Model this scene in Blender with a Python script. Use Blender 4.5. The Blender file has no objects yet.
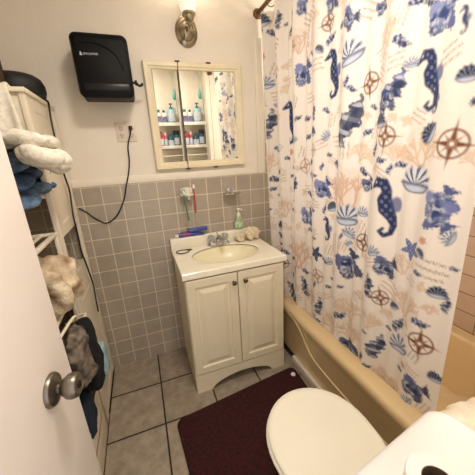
import bpy, bmesh, math, random
import numpy as np
from mathutils import Vector, Matrix, noise
random.seed(7)
PI = math.pi
S = bpy.context.scene
COL = S.collection

# ------------------------------------------------------------------ helpers
def lin(c):
    return tuple(((v/255)/12.92 if v/255 <= .04045 else ((v/255+.055)/1.055)**2.4) for v in c)

MATS = {}
def mat(name, c, rough=.5, metal=0., var=.06, scale=30., bump=0., bscale=200., c2=None, spec=None, emit=0., trans=0., coat=0., alpha=1.):
    """procedural material: base colour broken up by a noise texture, optional bump"""
    if name in MATS: return MATS[name]
    m = bpy.data.materials.new(name); m.use_nodes = True
    nt = m.node_tree; N = nt.nodes; L = nt.links
    b = N['Principled BSDF']
    a = lin(c)
    d = lin(c2) if c2 else tuple(max(0, v*(1-var*2)) for v in a)
    tc = N.new('ShaderNodeTexCoord')
    nz = N.new('ShaderNodeTexNoise'); nz.inputs['Scale'].default_value = scale; nz.inputs['Detail'].default_value = 4
    L.new(tc.outputs['Object'], nz.inputs['Vector'])
    rp = N.new('ShaderNodeValToRGB'); rp.color_ramp.elements[0].position = .35; rp.color_ramp.elements[1].position = .65
    rp.color_ramp.elements[0].color = (*d, 1); rp.color_ramp.elements[1].color = (*a, 1)
    L.new(nz.outputs['Fac'], rp.inputs['Fac']); L.new(rp.outputs['Color'], b.inputs['Base Color'])
    b.inputs['Roughness'].default_value = rough; b.inputs['Metallic'].default_value = metal
    if spec is not None: b.inputs['Specular IOR Level'].default_value = spec
    if trans: b.inputs['Transmission Weight'].default_value = trans
    if coat: b.inputs['Coat Weight'].default_value = coat
    if emit:
        L.new(rp.outputs['Color'], b.inputs['Emission Color']); b.inputs['Emission Strength'].default_value = emit
    if bump:
        n2 = N.new('ShaderNodeTexNoise'); n2.inputs['Scale'].default_value = bscale; n2.inputs['Detail'].default_value = 3
        L.new(tc.outputs['Object'], n2.inputs['Vector'])
        bp = N.new('ShaderNodeBump'); bp.inputs['Strength'].default_value = bump; bp.inputs['Distance'].default_value = .004
        L.new(n2.outputs['Fac'], bp.inputs['Height']); L.new(bp.outputs['Normal'], b.inputs['Normal'])
    MATS[name] = m
    return m

def tile_mat(name, axes, w, h, off, c1, c2, grout, mortar, rough, var_scale=6., mott=0.25, bumpd=.0025):
    """square tile grid in metres; axes = which object axes make the pattern plane"""
    m = bpy.data.materials.new(name); m.use_nodes = True
    nt = m.node_tree; N = nt.nodes; L = nt.links; b = N['Principled BSDF']
    tc = N.new('ShaderNodeTexCoord'); sp = N.new('ShaderNodeSeparateXYZ'); cb = N.new('ShaderNodeCombineXYZ')
    L.new(tc.outputs['Object'], sp.inputs[0])
    for i, ax in enumerate(axes):
        ad = N.new('ShaderNodeMath'); ad.operation = 'SUBTRACT'; ad.inputs[1].default_value = off[i] - 20*(w, h)[i]
        L.new(sp.outputs['XYZ'.index(ax)], ad.inputs[0]); L.new(ad.outputs[0], cb.inputs[i])
    br = N.new('ShaderNodeTexBrick'); br.offset = 0; br.squash = 1
    br.inputs['Scale'].default_value = 1; br.inputs['Brick Width'].default_value = w; br.inputs['Row Height'].default_value = h
    br.inputs['Mortar Size'].default_value = mortar; br.inputs['Mortar Smooth'].default_value = .25; br.inputs['Bias'].default_value = 0
    br.inputs['Color1'].default_value = (*lin(c1), 1); br.inputs['Color2'].default_value = (*lin(c2), 1); br.inputs['Mortar'].default_value = (*lin(grout), 1)
    L.new(cb.outputs[0], br.inputs['Vector'])
    nz = N.new('ShaderNodeTexNoise'); nz.inputs['Scale'].default_value = var_scale; nz.inputs['Detail'].default_value = 6; nz.inputs['Roughness'].default_value = .65
    L.new(tc.outputs['Object'], nz.inputs['Vector'])
    rp = N.new('ShaderNodeValToRGB'); rp.color_ramp.elements[0].position = .3; rp.color_ramp.elements[1].position = .7
    rp.color_ramp.elements[0].color = (1-mott, 1-mott*1.05, 1-mott*1.15, 1); rp.color_ramp.elements[1].color = (1, 1, 1, 1)
    L.new(nz.outputs['Fac'], rp.inputs['Fac'])
    mx = N.new('ShaderNodeMix'); mx.data_type = 'RGBA'; mx.blend_type = 'MULTIPLY'; mx.inputs[0].default_value = 1
    L.new(br.outputs['Color'], mx.inputs[6]); L.new(rp.outputs['Color'], mx.inputs[7]); L.new(mx.outputs[2], b.inputs['Base Color'])
    b.inputs['Roughness'].default_value = rough
    bp = N.new('ShaderNodeBump'); bp.invert = True; bp.inputs['Strength'].default_value = .6; bp.inputs['Distance'].default_value = bumpd
    L.new(br.outputs['Fac'], bp.inputs['Height']); L.new(bp.outputs['Normal'], b.inputs['Normal'])
    MATS[name] = m
    return m

def obj(name, bm, m, parent=None, smooth=None, origin=None):
    """link a bmesh (world coordinates) as ONE object; local to its parent"""
    me = bpy.data.meshes.new(name)
    bmesh.ops.recalc_face_normals(bm, faces=bm.faces)
    o = bpy.data.objects.new(name, me); COL.objects.link(o)
    org = Vector((0, 0, 0))
    if parent is not None:
        p = parent
        while p is not None:
            org += p.location; p = p.parent
        o.parent = parent
    elif origin is not None:
        org = Vector(origin); o.location = org
    bmesh.ops.translate(bm, verts=bm.verts, vec=-org)
    if smooth is not None:
        for f in bm.faces: f.smooth = True
    bm.to_mesh(me); bm.free()
    if smooth is not None and smooth < 180:
        me.set_sharp_from_angle(angle=math.radians(smooth))
    me.materials.append(m if not isinstance(m, str) else MATS[m])
    return o

def tag(o, label, cat, group=None):
    o['label'] = label; o['category'] = cat
    if group: o['group'] = group
    return o
def thing(name, label, cat, loc, group=None):
    o = bpy.data.objects.new(name, None); COL.objects.link(o); o.location = loc
    o.empty_display_size = .05
    return tag(o, label, cat, group)
def struct(name, bm, m, smooth=None):
    o = obj(name, bm, m, None, smooth); o['kind'] = 'structure'; return o
def copy_tree(o, parent=None):
    c = o.copy(); COL.objects.link(c)
    if parent is not None: c.parent = parent
    for ch in list(o.children): copy_tree(ch, c)
    return c

def NB(): return bmesh.new()
def add_box(bm, x0, x1, y0, y1, z0, z1, bev=0., seg=2, M=None):
    r = bmesh.ops.create_cube(bm, size=1)
    vs = r['verts']
    for v in vs:
        v.co = Vector(((x0+x1)/2+v.co.x*(x1-x0), (y0+y1)/2+v.co.y*(y1-y0), (z0+z1)/2+v.co.z*(z1-z0)))
    if bev:
        es = list({e for v in vs for e in v.link_edges})
        rb = bmesh.ops.bevel(bm, geom=es, offset=bev, segments=seg, profile=.5, affect='EDGES')
        vs = list({v for f in rb['faces'] for v in f.verts} | {v for v in vs if v.is_valid})
    if M is not None:
        bmesh.ops.transform(bm, matrix=M, verts=vs)
    return vs
def box(*a, **k):
    bm = NB(); add_box(bm, *a, **k); return bm
def loft(bm, rings, cap0=True, cap1=True, closed=True):
    R = [[bm.verts.new(p) for p in r] for r in rings]
    n = len(R[0])
    for a, b in zip(R, R[1:]):
        for i in range(n if closed else n-1):
            j = (i+1) % n
            bm.faces.new((a[i], a[j], b[j], b[i]))
    if cap0: bm.faces.new(list(reversed(R[0])))
    if cap1: bm.faces.new(R[-1])
    return R
def add_lathe(bm, prof, origin=(0, 0, 0), axis='Z', n=24, cap0=True, cap1=True):
    """prof: (radius, height) pairs"""
    o = Vector(origin); rings = []
    for r, h in prof:
        ring = []
        for i in range(n):
            a = 2*PI*i/n; c, s = r*math.cos(a), r*math.sin(a)
            p = {'Z': (c, s, h), 'Y': (c, h, s), 'X': (h, c, s)}[axis]
            ring.append(o+Vector(p))
        rings.append(ring)
    loft(bm, rings, cap0, cap1)
def catmull(pts, k=8):
    P = [Vector(p) for p in pts]
    if len(P) < 3: return P
    Q = [P[0]*2-P[1]]+P+[P[-1]*2-P[-2]]
    out = []
    for i in range(1, len(Q)-2):
        for j in range(k):
            t = j/k; a, b, c, d = Q[i-1], Q[i], Q[i+1], Q[i+2]
            out.append(.5*((2*b)+(c-a)*t+(2*a-5*b+4*c-d)*t*t+(3*b-a-3*c+d)*t**3))
    out.append(P[-1]); return out
def add_tube(bm, pts, r, n=8, k=8, smooth=True):
    P = catmull(pts, k) if smooth else [Vector(p) for p in pts]
    rr = r if callable(r) else (lambda t: r)
    rings = []; up = None
    for i, p in enumerate(P):
        t = (P[min(i+1, len(P)-1)]-P[max(i-1, 0)]).normalized()
        if up is None:
            up = Vector((0, 0, 1)) if abs(t.z) < .9 else Vector((1, 0, 0))
        s = t.cross(up).normalized(); up = s.cross(t).normalized()
        q = rr(i/max(1, len(P)-1))
        rings.append([p+(s*math.cos(2*PI*a/n)+up*math.sin(2*PI*a/n))*q for a in range(n)])
    loft(bm, rings)
def add_torus(bm, c, R, r, axis='Y', n=24, m=8, sx=1., sz=1.):
    c = Vector(c); rings = []
    for i in range(n):
        a = 2*PI*i/n; ring = []
        for j in range(m):
            b = 2*PI*j/m; q = R+r*math.cos(b); h = r*math.sin(b)
            u, v = q*math.cos(a)*sx, q*math.sin(a)*sz
            ring.append(c+Vector({'Y': (u, h, v), 'Z': (u, v, h), 'X': (h, u, v)}[axis]))
        rings.append(ring)
    rings.append(rings[0])
    R_ = [[bm.verts.new(p) for p in r] for r in rings[:-1]]
    for i in range(n):
        A, B = R_[i], R_[(i+1) % n]
        for j in range(m): bm.faces.new((A[j], A[(j+1) % m], B[(j+1) % m], B[j]))
def rrect(x0, x1, y0, y1, r, z, n=6):
    """rounded rectangle ring, counter-clockwise"""
    r = min(r, (x1-x0)/2-1e-4, (y1-y0)/2-1e-4); out = []
    for cx, cy, a0 in ((x1-r, y1-r, 0), (x0+r, y1-r, PI/2), (x0+r, y0+r, PI), (x1-r, y0+r, 1.5*PI)):
        for i in range(n+1):
            a = a0+PI/2*i/n; out.append(Vector((cx+r*math.cos(a), cy+r*math.sin(a), z)))
    return out
def blob(c, s, e=(.6, .6), nu=56, nv=32, amp=.01, freq=14., seed=0, folds=None, floor=None, M=None, post=None):
    """soft cloth bundle: superellipsoid pushed about by noise and fold waves"""
    bm = NB(); rings = []
    sg = lambda v, p: math.copysign(abs(v)**p, v)
    for j in range(1, nv):
        ph = -PI/2+PI*j/nv; ring = []
        for i in range(nu):
            th = 2*PI*i/nu
            d = Vector((sg(math.cos(ph), e[1])*sg(math.cos(th), e[0]), sg(math.cos(ph), e[1])*sg(math.sin(th), e[0]), sg(math.sin(ph), e[1])))
            p = Vector((d.x*s[0], d.y*s[1], d.z*s[2]))
            q = p*freq+Vector((seed*3.7, seed*1.3, 0))
            k = noise.noise(q)+.5*noise.noise(q*2.3)
            if folds: k += folds(p)
            p += d.normalized()*amp*k
            if floor is not None: p.z = max(p.z, floor)
            if M is not None: p = M @ p
            p = Vector(c)+p
            if post is not None: p = post(p)
            ring.append(p)
        rings.append(ring)
    loft(bm, rings)
    return bm
# tuned values
SCONCE_E, SCONCE_W, CEIL_E, CEIL_W, WORLD_E, EXPO = .55, 1.6, 2.2, 15., 1.45, .03
CEIL_POS = (.62, -1.22)
M1Y0, M1Y1, M2Y0, M2Y1, M3Y0, M3Y1 = -.0195, -.0099, -.0130, -.0173, -.0173, -.0216
TLT = .010
WIN_W, WIN_E = 17., 1.6
WZ1, WZ2 = 1.763, 1.503
# ------------------------------------------------------------------ materials of the room
T = .110
ZF = .0907
mat('wall_paint', (233, 223, 208), .6, bump=.25, bscale=40, var=.02, scale=5)
mat('trim_paint', (238, 228, 210), .4, bump=.15, bscale=30, var=.02, scale=8)
mat('ceiling_paint', (240, 234, 224), .8, var=.01)
tile_mat('back_tile', 'XZ', T, T, (0., ZF), (182, 169, 153), (170, 158, 142), (222, 210, 190), .0034, .3, 9., .16)
tile_mat('side_tile', 'YZ', T, T, (0., ZF), (182, 169, 153), (170, 158, 142), (222, 210, 190), .0034, .3, 9., .18)
tile_mat('bath_tile', 'YZ', T*1.3, .1085, (-.96, .855), (206, 180, 158), (198, 172, 150), (120, 92, 70), .0024, .25, 8., .1)
tile_mat('floor_tile', 'XY', .311, .311, (.2705, -.2965), (178, 164, 146), (168, 154, 136), (44, 30, 20), .0052, .35, 16., .42, .003)

# ------------------------------------------------------------------ setting
XL, XR, YF, ZC = -.52, 1.95, -1.79, 2.5
fl = NB(); add_box(fl, XL, XR, -2.6, .0, -.06, 0); struct('floor', fl, 'floor_tile')
ce = NB(); add_box(ce, XL, XR, -1.91, .0, ZC, ZC+.06); struct('ceiling', ce, 'ceiling_paint')
bw = NB(); add_box(bw, XL-.1, XR+.1, 0, .1, -.06, ZC+.06); struct('wall_back', bw, 'wall_paint')
bt = NB(); add_box(bt, XL, 1.225, -.008, 0, 0, 1.304); o = struct('wall_back_tile', bt, 'back_tile')
bt2 = NB(); add_box(bt2, 1.225, XR, -.008, 0, .3, 2.15); struct('wall_bath_end_tile', bt2, 'back_tile')
lw = NB(); add_box(lw, XL-.1, XL, -1.91, 0, -.06, ZC+.06); struct('wall_left', lw, 'wall_paint')
lt = NB(); add_box(lt, XL, XL+.008, YF, -.008, 0, 1.304); struct('wall_left_tile', lt, 'side_tile')
rw = NB(); add_box(rw, XR, XR+.1, -1.91, 0, -.06, ZC+.06); struct('wall_right', rw, 'wall_paint')
rt_ = NB(); add_box(rt_, XR-.008, XR, -1.56, -.008, .3, 1.125); struct('wall_right_tile', rt_, 'bath_tile')
fw = NB()
DX0, DX1, DZ = -.01, .665, 2.05
add_box(fw, XL, DX0, -1.91, YF, 0, ZC); add_box(fw, DX1, XR, -1.91, YF, 0, ZC); add_box(fw, DX0, DX1, -1.91, YF, DZ, ZC)
struct('wall_front', fw, 'wall_paint')
aw = NB(); add_box(aw, 1.15, XR, YF, -1.56, 0, ZC); struct('wall_bath_near', aw, 'wall_paint')
# cream bullnose border above the wainscot, edge strip beside the tub, ledge on the right wall
b = NB(); add_box(b, XL, 1.165, -.014, 0, 1.304, 1.352, .005); struct('trim_1', b, 'trim_paint', 40)
b = NB(); add_box(b, 1.165, 1.192, -.016, 0, 1.304, 2.15, .005); add_box(b, 1.19, 1.225, -.010, 0, 1.304, 2.15, .003); struct('trim_2', b, 'trim_paint', 40)
b = NB(); add_box(b, XR-.05, XR, -1.56, -.008, 1.125, 1.15, .006); struct('trim_3', b, 'trim_paint', 40)
# white strip along the foot of the tub
mat('foot_strip', (226, 214, 196), .45, var=.04, scale=12)
b = NB(); add_box(b, 1.165, 1.19, -1.52, -.49, 0, .062, .005); struct('baseboard_right', b, 'foot_strip', 40)

# ------------------------------------------------------------------ door (open inward, seen from its room side)
mat('door_paint', (238, 228, 220), .38, var=.012, scale=4, bump=.06, bscale=60)
mat('nickel', (138, 130, 120), .36, 1., var=.08, scale=18)
mat('nickel_dark', (70, 66, 60), .35, 1., var=.08)
dh = Vector((.0, -1.785, 0)); de = Vector((.083, -1.128, 0)); du = (de-dh).normalized(); dn = Vector((du.y, -du.x, 0))   # dn faces the camera
DW = (de-dh).length
MD = Matrix.Translation(dh) @ Matrix((( du.x, dn.x, 0, 0), (du.y, dn.y, 0, 0), (0, 0, 1, 0), (0, 0, 0, 1)))
dr = NB(); add_box(dr, .02, DW, -.035, 0, .012, 2.03, .003, 2, M=MD)
door = struct('door_1', dr, 'door_paint', 40)
KZ = .947; KU = .556
def knob(side):
    s = side
    k = NB(); add_lathe(k, [(.001, 0), (.0385, .0), (.0385, .004), (.0355, .009), (.024, .013), (.015, .016)], axis='Y', n=32)
    add_lathe(k, [(.0135, .012), (.0125, .016), (.013, .021), (.020, .027), (.0275, .036), (.0295, .046), (.028, .054), (.0255, .058), (.0205, .0597), (.0195, .0588), (.001, .0585)], axis='Y', n=32)
    for v in k.verts: v.co = MD @ Vector((KU+v.co.x, (v.co.y if s > 0 else -.035-v.co.y), KZ+v.co.z))
    h = obj('door_knob', k, 'nickel', door, 35)
    c = NB(); add_lathe(c, [(.0085, .056), (.0085, .061), (.007, .062), (.001, .062)], axis='Y', n=20)
    add_box(c, -.0015, .0015, .061, .0635, -.004, .004)
    for v in c.verts: v.co = MD @ Vector((KU+v.co.x, (v.co.y if s > 0 else -.035-v.co.y), KZ+v.co.z))
    obj('knob_button', c, 'nickel_dark', h, 35)
knob(1); knob(-1)
cs = NB()
for x0, x1, z1 in ((DX0-.07, DX0, DZ), (DX1, DX1+.07, DZ)): add_box(cs, x0, x1, YF, YF+.015, 0, z1, .003)
add_box(cs, DX0-.07, DX1+.07, YF, YF+.015, DZ, DZ+.07, .003)
struct('trim_4', cs, 'trim_paint', 40)

# frosted daylight window in the right wall, above the tub tile
mat('frosted_pane', (255, 246, 236), .6, var=.01, emit=WIN_E)
WY_0, WY_1, WZ_0, WZ_1 = -1.20, -.45, 1.19, 1.98
wf = NB()
for a in ((WY_0-.05, WY_0, WZ_0-.04, WZ_1+.05), (WY_1, WY_1+.05, WZ_0-.04, WZ_1+.05), (WY_0, WY_1, WZ_0-.04, WZ_0), (WY_0, WY_1, WZ_1, WZ_1+.05), (WY_0, WY_1, 1.565, 1.60)):
    add_box(wf, XR-.022, XR, a[0], a[1], a[2], a[3], .003)
win = struct('window_1', wf, 'trim_paint', 40)
wp = NB(); add_box(wp, XR-.010, XR-.001, WY_0, WY_1, WZ_0, WZ_1); obj('pane', wp, 'frosted_pane', win)
# ------------------------------------------------------------------ vanity
mat('vanity_paint', (232, 220, 192), .38, var=.03, scale=6, bump=.05, bscale=80)
mat('vanity_inside', (120, 100, 76), .7)
mat('marble', (246, 238, 218), .22, var=.02, scale=8, coat=.3)
mat('basin', (240, 231, 196), .35, var=.02, scale=8, coat=.3)
mat('chrome', (205, 205, 208), .12, 1., var=.03)
mat('brass_knob', (112, 100, 82), .3, 1., var=.1, scale=60)
VX0, VX1, VY, VH = .484, 1.106, -.470, .797
CXV = (VX0+VX1)/2
van = thing('vanity_cabinet', 'cream two-door vanity cabinet with raised panel doors and arched base under the sink', 'cabinet', (CXV, VY/2, 0))
b = NB()
add_box(b, VX0, VX0+.016, VY, -.012, 0, VH); add_box(b, VX1-.016, VX1, VY, -.012, 0, VH)
add_box(b, VX0+.016, VX1-.016, VY+.004, -.012, .10, .116); add_box(b, VX0+.016, VX1-.016, -.022, -.012, .116, VH)
add_box(b, VX0+.016, VX1-.016, VY, VY+.016, .116, .15); add_box(b, VX0+.016, VX1-.016, VY, VY+.016, VH-.03, VH)
obj('body', b, 'vanity_paint', van)
# arched kick board
b = NB(); top = .134; xs = [VX0]; zs = [0.]
a0, a1 = .588, 1.008
n = 28; pts = [(VX0, 0), (a0, 0), (a0, .014)]
for i in range(n+1):
    t = i/n; pts.append((a0+.006+(a1-a0-.012)*t, .016+.058*math.sin(PI*t)**.62))
pts += [(a1, .014), (a1, 0), (VX1, 0)]
f0, f1 = VY-.016, VY
cols = sorted({p[0] for p in pts})
low = []
for p in pts:
    if not low or p[0] > low[-1][0]+1e-6: low.append(p)
    else: low[-1] = (p[0], max(low[-1][1], p[1]))
low = [(VX0, 0), (a0-1e-4, 0)]+[(a0, .014)]+[p for p in pts[3:-3]]+[(a1, .014), (a1+1e-4, 0), (VX1, 0)]
ringf = [[b.verts.new((x, f0, z)) for x, z in low], [b.verts.new((x, f0, top)) for x, z in low],
         [b.verts.new((x, f1, top)) for x, z in low], [b.verts.new((x, f1, z)) for x, z in low]]
for A, B in zip(ringf, ringf[1:]+ringf[:1]):
    for i in range(len(low)-1): b.faces.new((A[i], A[i+1], B[i+1], B[i]))
for k in (0, -1): b.faces.new([r[k] for r in ringf])
obj('kick_board', b, 'vanity_paint', van)
def panel_door(x0, x1, z0, z1, kx, kz):
    y0, y1 = VY-.018, VY
    b = NB()
    def ring(dx, y): return [Vector(p) for p in ((x0+dx, y, z0+dx), (x1-dx, y, z0+dx), (x1-dx, y, z1-dx), (x0+dx, y, z1-dx))]
    loft(b, [ring(0, y1), ring(0, y0+.003), ring(.003, y0), ring(.048, y0), ring(.053, y0+.007), ring(.066, y0+.0075), ring(.092, y0-.002), ring(.0925, y0-.002)])
    d = obj('door', b, 'vanity_paint', van)
    k = NB(); add_lathe(k, [(.001, -.001), (.008, 0), (.006, -.008), (.007, -.013), (.0135, -.017), (.0145, -.022), (.011, -.027), (.001, -.0285)], (kx, y0, kz), 'Y', 20)
    obj('knob', k, 'brass_knob', d, 40)
panel_door(VX0+.004, .7935, .140, .786, .768, .727)
panel_door(.7985, VX1-.004, .140, .786, .838, .727)
# worktop with moulded bowl
TX0, TX1, TY0, TZ = .474, 1.122, -.492, .834
SX, SY, SRX, SRY = .800, -.262, .225, .152
def sink(cx, cy):
    r = math.hypot((cx-SX)/SRX, (cy-SY)/SRY)
    if r >= 1: return 0.
    return -.105*(1-r**2.6)**.75
ct = thing('washbasin', 'cream moulded washbasin top with oval yellowish bowl and backsplash on the vanity', 'sink', (CXV, -.25, VH))
b = NB(); c2 = NB(); NX, NY = 96, 76
gx = [TX0+(TX1-TX0)*i/NX for i in range(NX+1)]; gy = [TY0+(-.012-TY0)*j/NY for j in range(NY+1)]
# polar ring grid so the bowl edge is clean
n = 72; ang = [2*PI*i/n+PI/4/9 for i in range(n)]
def edge_pt(a):
    dx, dy = math.cos(a), math.sin(a); k = 9e9
    for v, lo, hi, o in ((dx, TX0+.004, TX1-.004, SX), (dy, TY0+.004, -.012, SY)):
        if v > 1e-9: k = min(k, (hi-o)/v)
        if v < -1e-9: k = min(k, (lo-o)/v)
    return SX+dx*k, SY+dy*k
ang = sorted([2*PI*i/n for i in range(n)]+[math.atan2(y-SY, x-SX) % (2*PI) for x in (TX0+.004, TX1-.004) for y in (TY0+.004, -.012)])
rings = []
outer = [edge_pt(a) for a in ang]
ex = lambda v, lo, hi: lo if v < lo+.006 else hi if v > hi-.006 else v
rings.append([Vector((ex(x, TX0, TX1), ex(y, TY0, -.012), VH+.001)) for x, y in outer])
rings.append([Vector((ex(x, TX0, TX1), ex(y, TY0, -.012), TZ-.004)) for x, y in outer])
rings.append([Vector((x, y, TZ)) for x, y in outer])
for t in (.35, .7, 1.):
    rings.append([Vector((x+(SX+SRX*1.03*math.cos(a)-x)*t, y+(SY+SRY*1.03*math.sin(a)-y)*t, TZ)) for (x, y), a in zip(outer, ang)])
rings.append([Vector((SX+SRX*.995*math.cos(a), SY+SRY*.995*math.sin(a), TZ-.003)) for a in ang])
loft(b, rings, False, False)
obj('worktop', b, 'marble', ct, 40)
b = NB(); rings = []
for r in (.995, .985, .96, .92, .86, .78, .68, .56, .43, .3, .17, .09):
    rings.append([Vector((SX+SRX*r*math.cos(a), SY+.02*(1-r)+SRY*r*math.sin(a), TZ-.003-.115*(1-r**2.4)**.7)) for a in ang])
loft(b, rings, False, True); obj('bowl', b, 'basin', ct, 180)
b = NB(); add_lathe(b, [(.001, .002), (.012, .003), (.019, .003), (.021, .0)], (SX, SY+.018, TZ-.117), 'Z', 24); obj('drain', b, 'chrome', ct, 40)
b = NB(); add_box(b, TX0, TX1-.004, -.050, -.009, TZ-.001, .911, .006, 3); obj('backsplash', b, 'marble', ct, 40)
# faucet
mat('acrylic', (225, 228, 232), .08, .0, var=.05, scale=80, trans=.75)
FX, FY, FZ = .803, -.086, TZ
fa = thing('sink_faucet', 'chrome centerset sink faucet with two clear lever handles', 'faucet', (FX, FY, FZ))
b = NB(); loft(b, [rrect(FX-.082, FX+.082, FY-.026, FY+.026, .025, FZ), rrect(FX-.082, FX+.082, FY-.026, FY+.026, .025, FZ+.012), rrect(FX-.074, FX+.074, FY-.019, FY+.019, .019, FZ+.02)]); obj('base', b, 'chrome', fa, 40)
b = NB(); add_tube(b, [(FX, FY+.006, FZ+.015), (FX, FY, FZ+.05), (FX, FY-.03, FZ+.068), (FX, FY-.075, FZ+.064), (FX, FY-.108, FZ+.052)], lambda t: .017-.006*t, 12)
add_lathe(b, [(.009, 0), (.009, .014)], (FX, FY-.104, FZ+.04), 'Z', 14); obj('spout', b, 'chrome', fa, 50)
for sx in (-1, 1):
    hx = FX+sx*.051
    b = NB(); add_lathe(b, [(.02, .015), (.017, .03), (.012, .036)], (hx, FY, FZ), 'Z', 18); st = obj('handle', b, 'chrome', fa, 40)
    b = NB()
    rings = []
    for r, h in ((.012, .036), (.022, .042), (.026, .056), (.024, .07), (.015, .078)):
        rings.append([Vector((hx+r*(1 if i % 2 else .82)*math.cos(2*PI*i/16), FY+r*(1 if i % 2 else .82)*math.sin(2*PI*i/16), FZ+h)) for i in range(16)])
    loft(b, rings); obj('handle_grip', b, 'acrylic', st)
b = NB(); add_tube(b, [(FX, FY+.016, FZ+.015), (FX, FY+.016, FZ+.085)], .003, 8, smooth=False); add_lathe(b, [(.001, .09), (.006, .087), (.006, .082), (.001, .08)], (FX, FY+.016, FZ), 'Z', 12); obj('lift_rod', b, 'chrome', fa, 40)

# ------------------------------------------------------------------ things on the sink
mat('clear_green', (196, 214, 176), .15, var=.05, trans=.35)
mat('green_label', (104, 160, 84), .5, c2=(222, 232, 205), scale=90)
mat('white_plastic', (238, 234, 226), .35, var=.02)
BX, BY, BZ = .986, -.032, .911
sb = thing('soap_bottle', 'clear green hand soap bottle with white pump on the backsplash ledge', 'soap bottle', (BX, BY, BZ))
b = NB(); rings = []
for s, h in ((.9, 0), (1, .004), (1.02, .03), (.98, .06), (.8, .085), (.5, .096), (.38, .1)):
    rings.append([Vector((BX+.034*s*math.cos(2*PI*i/28), BY+.02*s*math.sin(2*PI*i/28), BZ+h)) for i in range(28)])
loft(b, rings); obj('bottle', b, 'clear_green', sb, 50)
b = NB(); rings = []
for h in (.014, .062):
    rings.append([Vector((BX+.0352*math.cos(a), BY+.0212*math.sin(a), BZ+h)) for a in [PI*1.08+PI*.84*i/14 for i in range(15)]])
loft(b, rings, False, False, False); obj('product_label', b, 'green_label', sb, 180)
b = NB(); add_lathe(b, [(.0145, .098), (.0145, .118), (.008, .122), (.0045, .124), (.0045, .145), (.012, .147), (.012, .155), (.003, .157)], (BX, BY, BZ), 'Z', 18)
add_tube(b, [(BX, BY, BZ+.151), (BX+.012, BY-.022, BZ+.151), (BX+.017, BY-.032, BZ+.146)], .0045, 8); obj('pump', b, 'white_plastic', sb, 45)

mat('tube_purple', (92, 44, 110), .3, c2=(140, 74, 130), scale=30)
mat('tube_blue', (52, 66, 150), .3, c2=(86, 108, 190), scale=40)
mat('box_white', (226, 216, 216), .4)
# toothpaste tube lying on the backsplash ledge
tp = thing('toothpaste_tube', 'purple and blue toothpaste tube lying on the left end of the backsplash', 'toothpaste', (.62, -.03, .911))
b = NB(); rings = []
for x, w, h in ((.535, .008, .008), (.545, .017, .016), (.60, .018, .016), (.66, .019, .012), (.70, .02, .006), (.718, .0205, .002)):
    rings.append([Vector((x, -.030+w*math.cos(2*PI*i/20), .911+h+h*math.sin(2*PI*i/20))) for i in range(20)])
loft(b, rings); obj('tube', b, 'tube_blue', tp, 50)
b = NB(); rings = []
for x, w, h in ((.548, .0174, .0164), (.60, .0186, .0165), (.625, .0187, .0155)):
    rings.append([Vector((x, -.030+w*math.cos(2*PI*i/20), .9115+h+h*math.sin(2*PI*i/20))) for i in range(20)])
loft(b, rings, False, False); obj('tube_band', b, 'tube_purple', tp, 180)
b = NB(); add_lathe(b, [(.001, -.0), (.012, 0.), (.0125, .018), (.008, .026)], (.512, -.030, .9235), 'X', 16); obj('cap', b, 'box_white', tp, 40)
bxm = NB(); add_box(bxm, .605, .742, -.048, -.012, .9445, .966, .002); ob = obj('toothpaste_box', bxm, 'tube_blue', None, 40, (.66, -.03, .944)); tag(ob, 'slim blue toothpaste carton lying on top of the purple tube', 'carton')

mat('wire_dark', (70, 58, 46), .4, .6)
b = NB()
def tor_pt(a): return (.541+.040*math.cos(a), -.135+.024*math.sin(a), TZ+.003)
add_torus(b, (.541, -.120, TZ+.0035), .042, .0034, 'Z', 36, 8, 1., .85)
add_tube(b, [(.578, -.110, TZ+.0035), (.592, -.114, TZ+.004), (.605, -.104, TZ+.0035), (.590, -.090, TZ+.0035), (.565, -.092, TZ+.004)], .003, 8)
o = obj('bracelet', b, 'wire_dark', None, 60, (.541, -.135, TZ)); tag(o, 'thin dark ring bracelet lying on the left back corner of the sink top', 'bracelet')

mat('wash_cream', (236, 224, 198), .9, c2=(206, 186, 154), scale=22, bump=.6, bscale=160)
wave = lambda f, a: (lambda p: a*math.sin(p.x*f+p.z*f*.7)+a*math.sin(p.y*f*1.3+1))
b = blob((1.060, -.094, TZ+.043), (.056, .037, .043), (.8, .8), 48, 28, .010, 30, 3, wave(120, .5), -.0428)
o = obj('washcloth', b, 'wash_cream', None, 180, (1.072, -.098, TZ)); tag(o, 'crumpled cream washcloth at the right back corner of the sink top', 'washcloth')
b = blob((.968, -.090, TZ+.031), (.040, .032, .031), (.9, .9), 40, 24, .008, 40, 5, wave(170, .5), -.0308)
o = obj('sponge', b, 'wash_cream', None, 180, (.985, -.092, TZ)); tag(o, 'small cream bath sponge between faucet and crumpled washcloth', 'sponge')

# ------------------------------------------------------------------ wall fittings over the sink
mat('ceramic', (226, 222, 206), .2, var=.03, coat=.3)
mat('green_plastic', (66, 132, 96), .35); mat('red_plastic', (196, 70, 70), .35); mat('bristle', (240, 240, 236), .8)
HX, HZ = .626, 1.205
hd = thing('toothbrush_holder', 'white ceramic wall-mounted toothbrush holder on the grey tile', 'toothbrush holder', (HX, -.008, HZ))
b = NB(); add_box(b, HX-.040, HX+.040, -.020, -.008, HZ-.02, HZ+.042, .008, 3); obj('back_plate', b, 'ceramic', hd, 40)
b = NB()
o_ = rrect(HX-.052, HX+.052, -.085, -.016, .028, HZ); i_ = None
loft(b, [rrect(HX-.05, HX+.05, -.083, -.016, .028, HZ-.006), rrect(HX-.052, HX+.052, -.085, -.016, .028, HZ), rrect(HX-.05, HX+.05, -.083, -.016, .028, HZ+.007)])
obj('shelf', b, 'ceramic', hd, 40)
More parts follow.
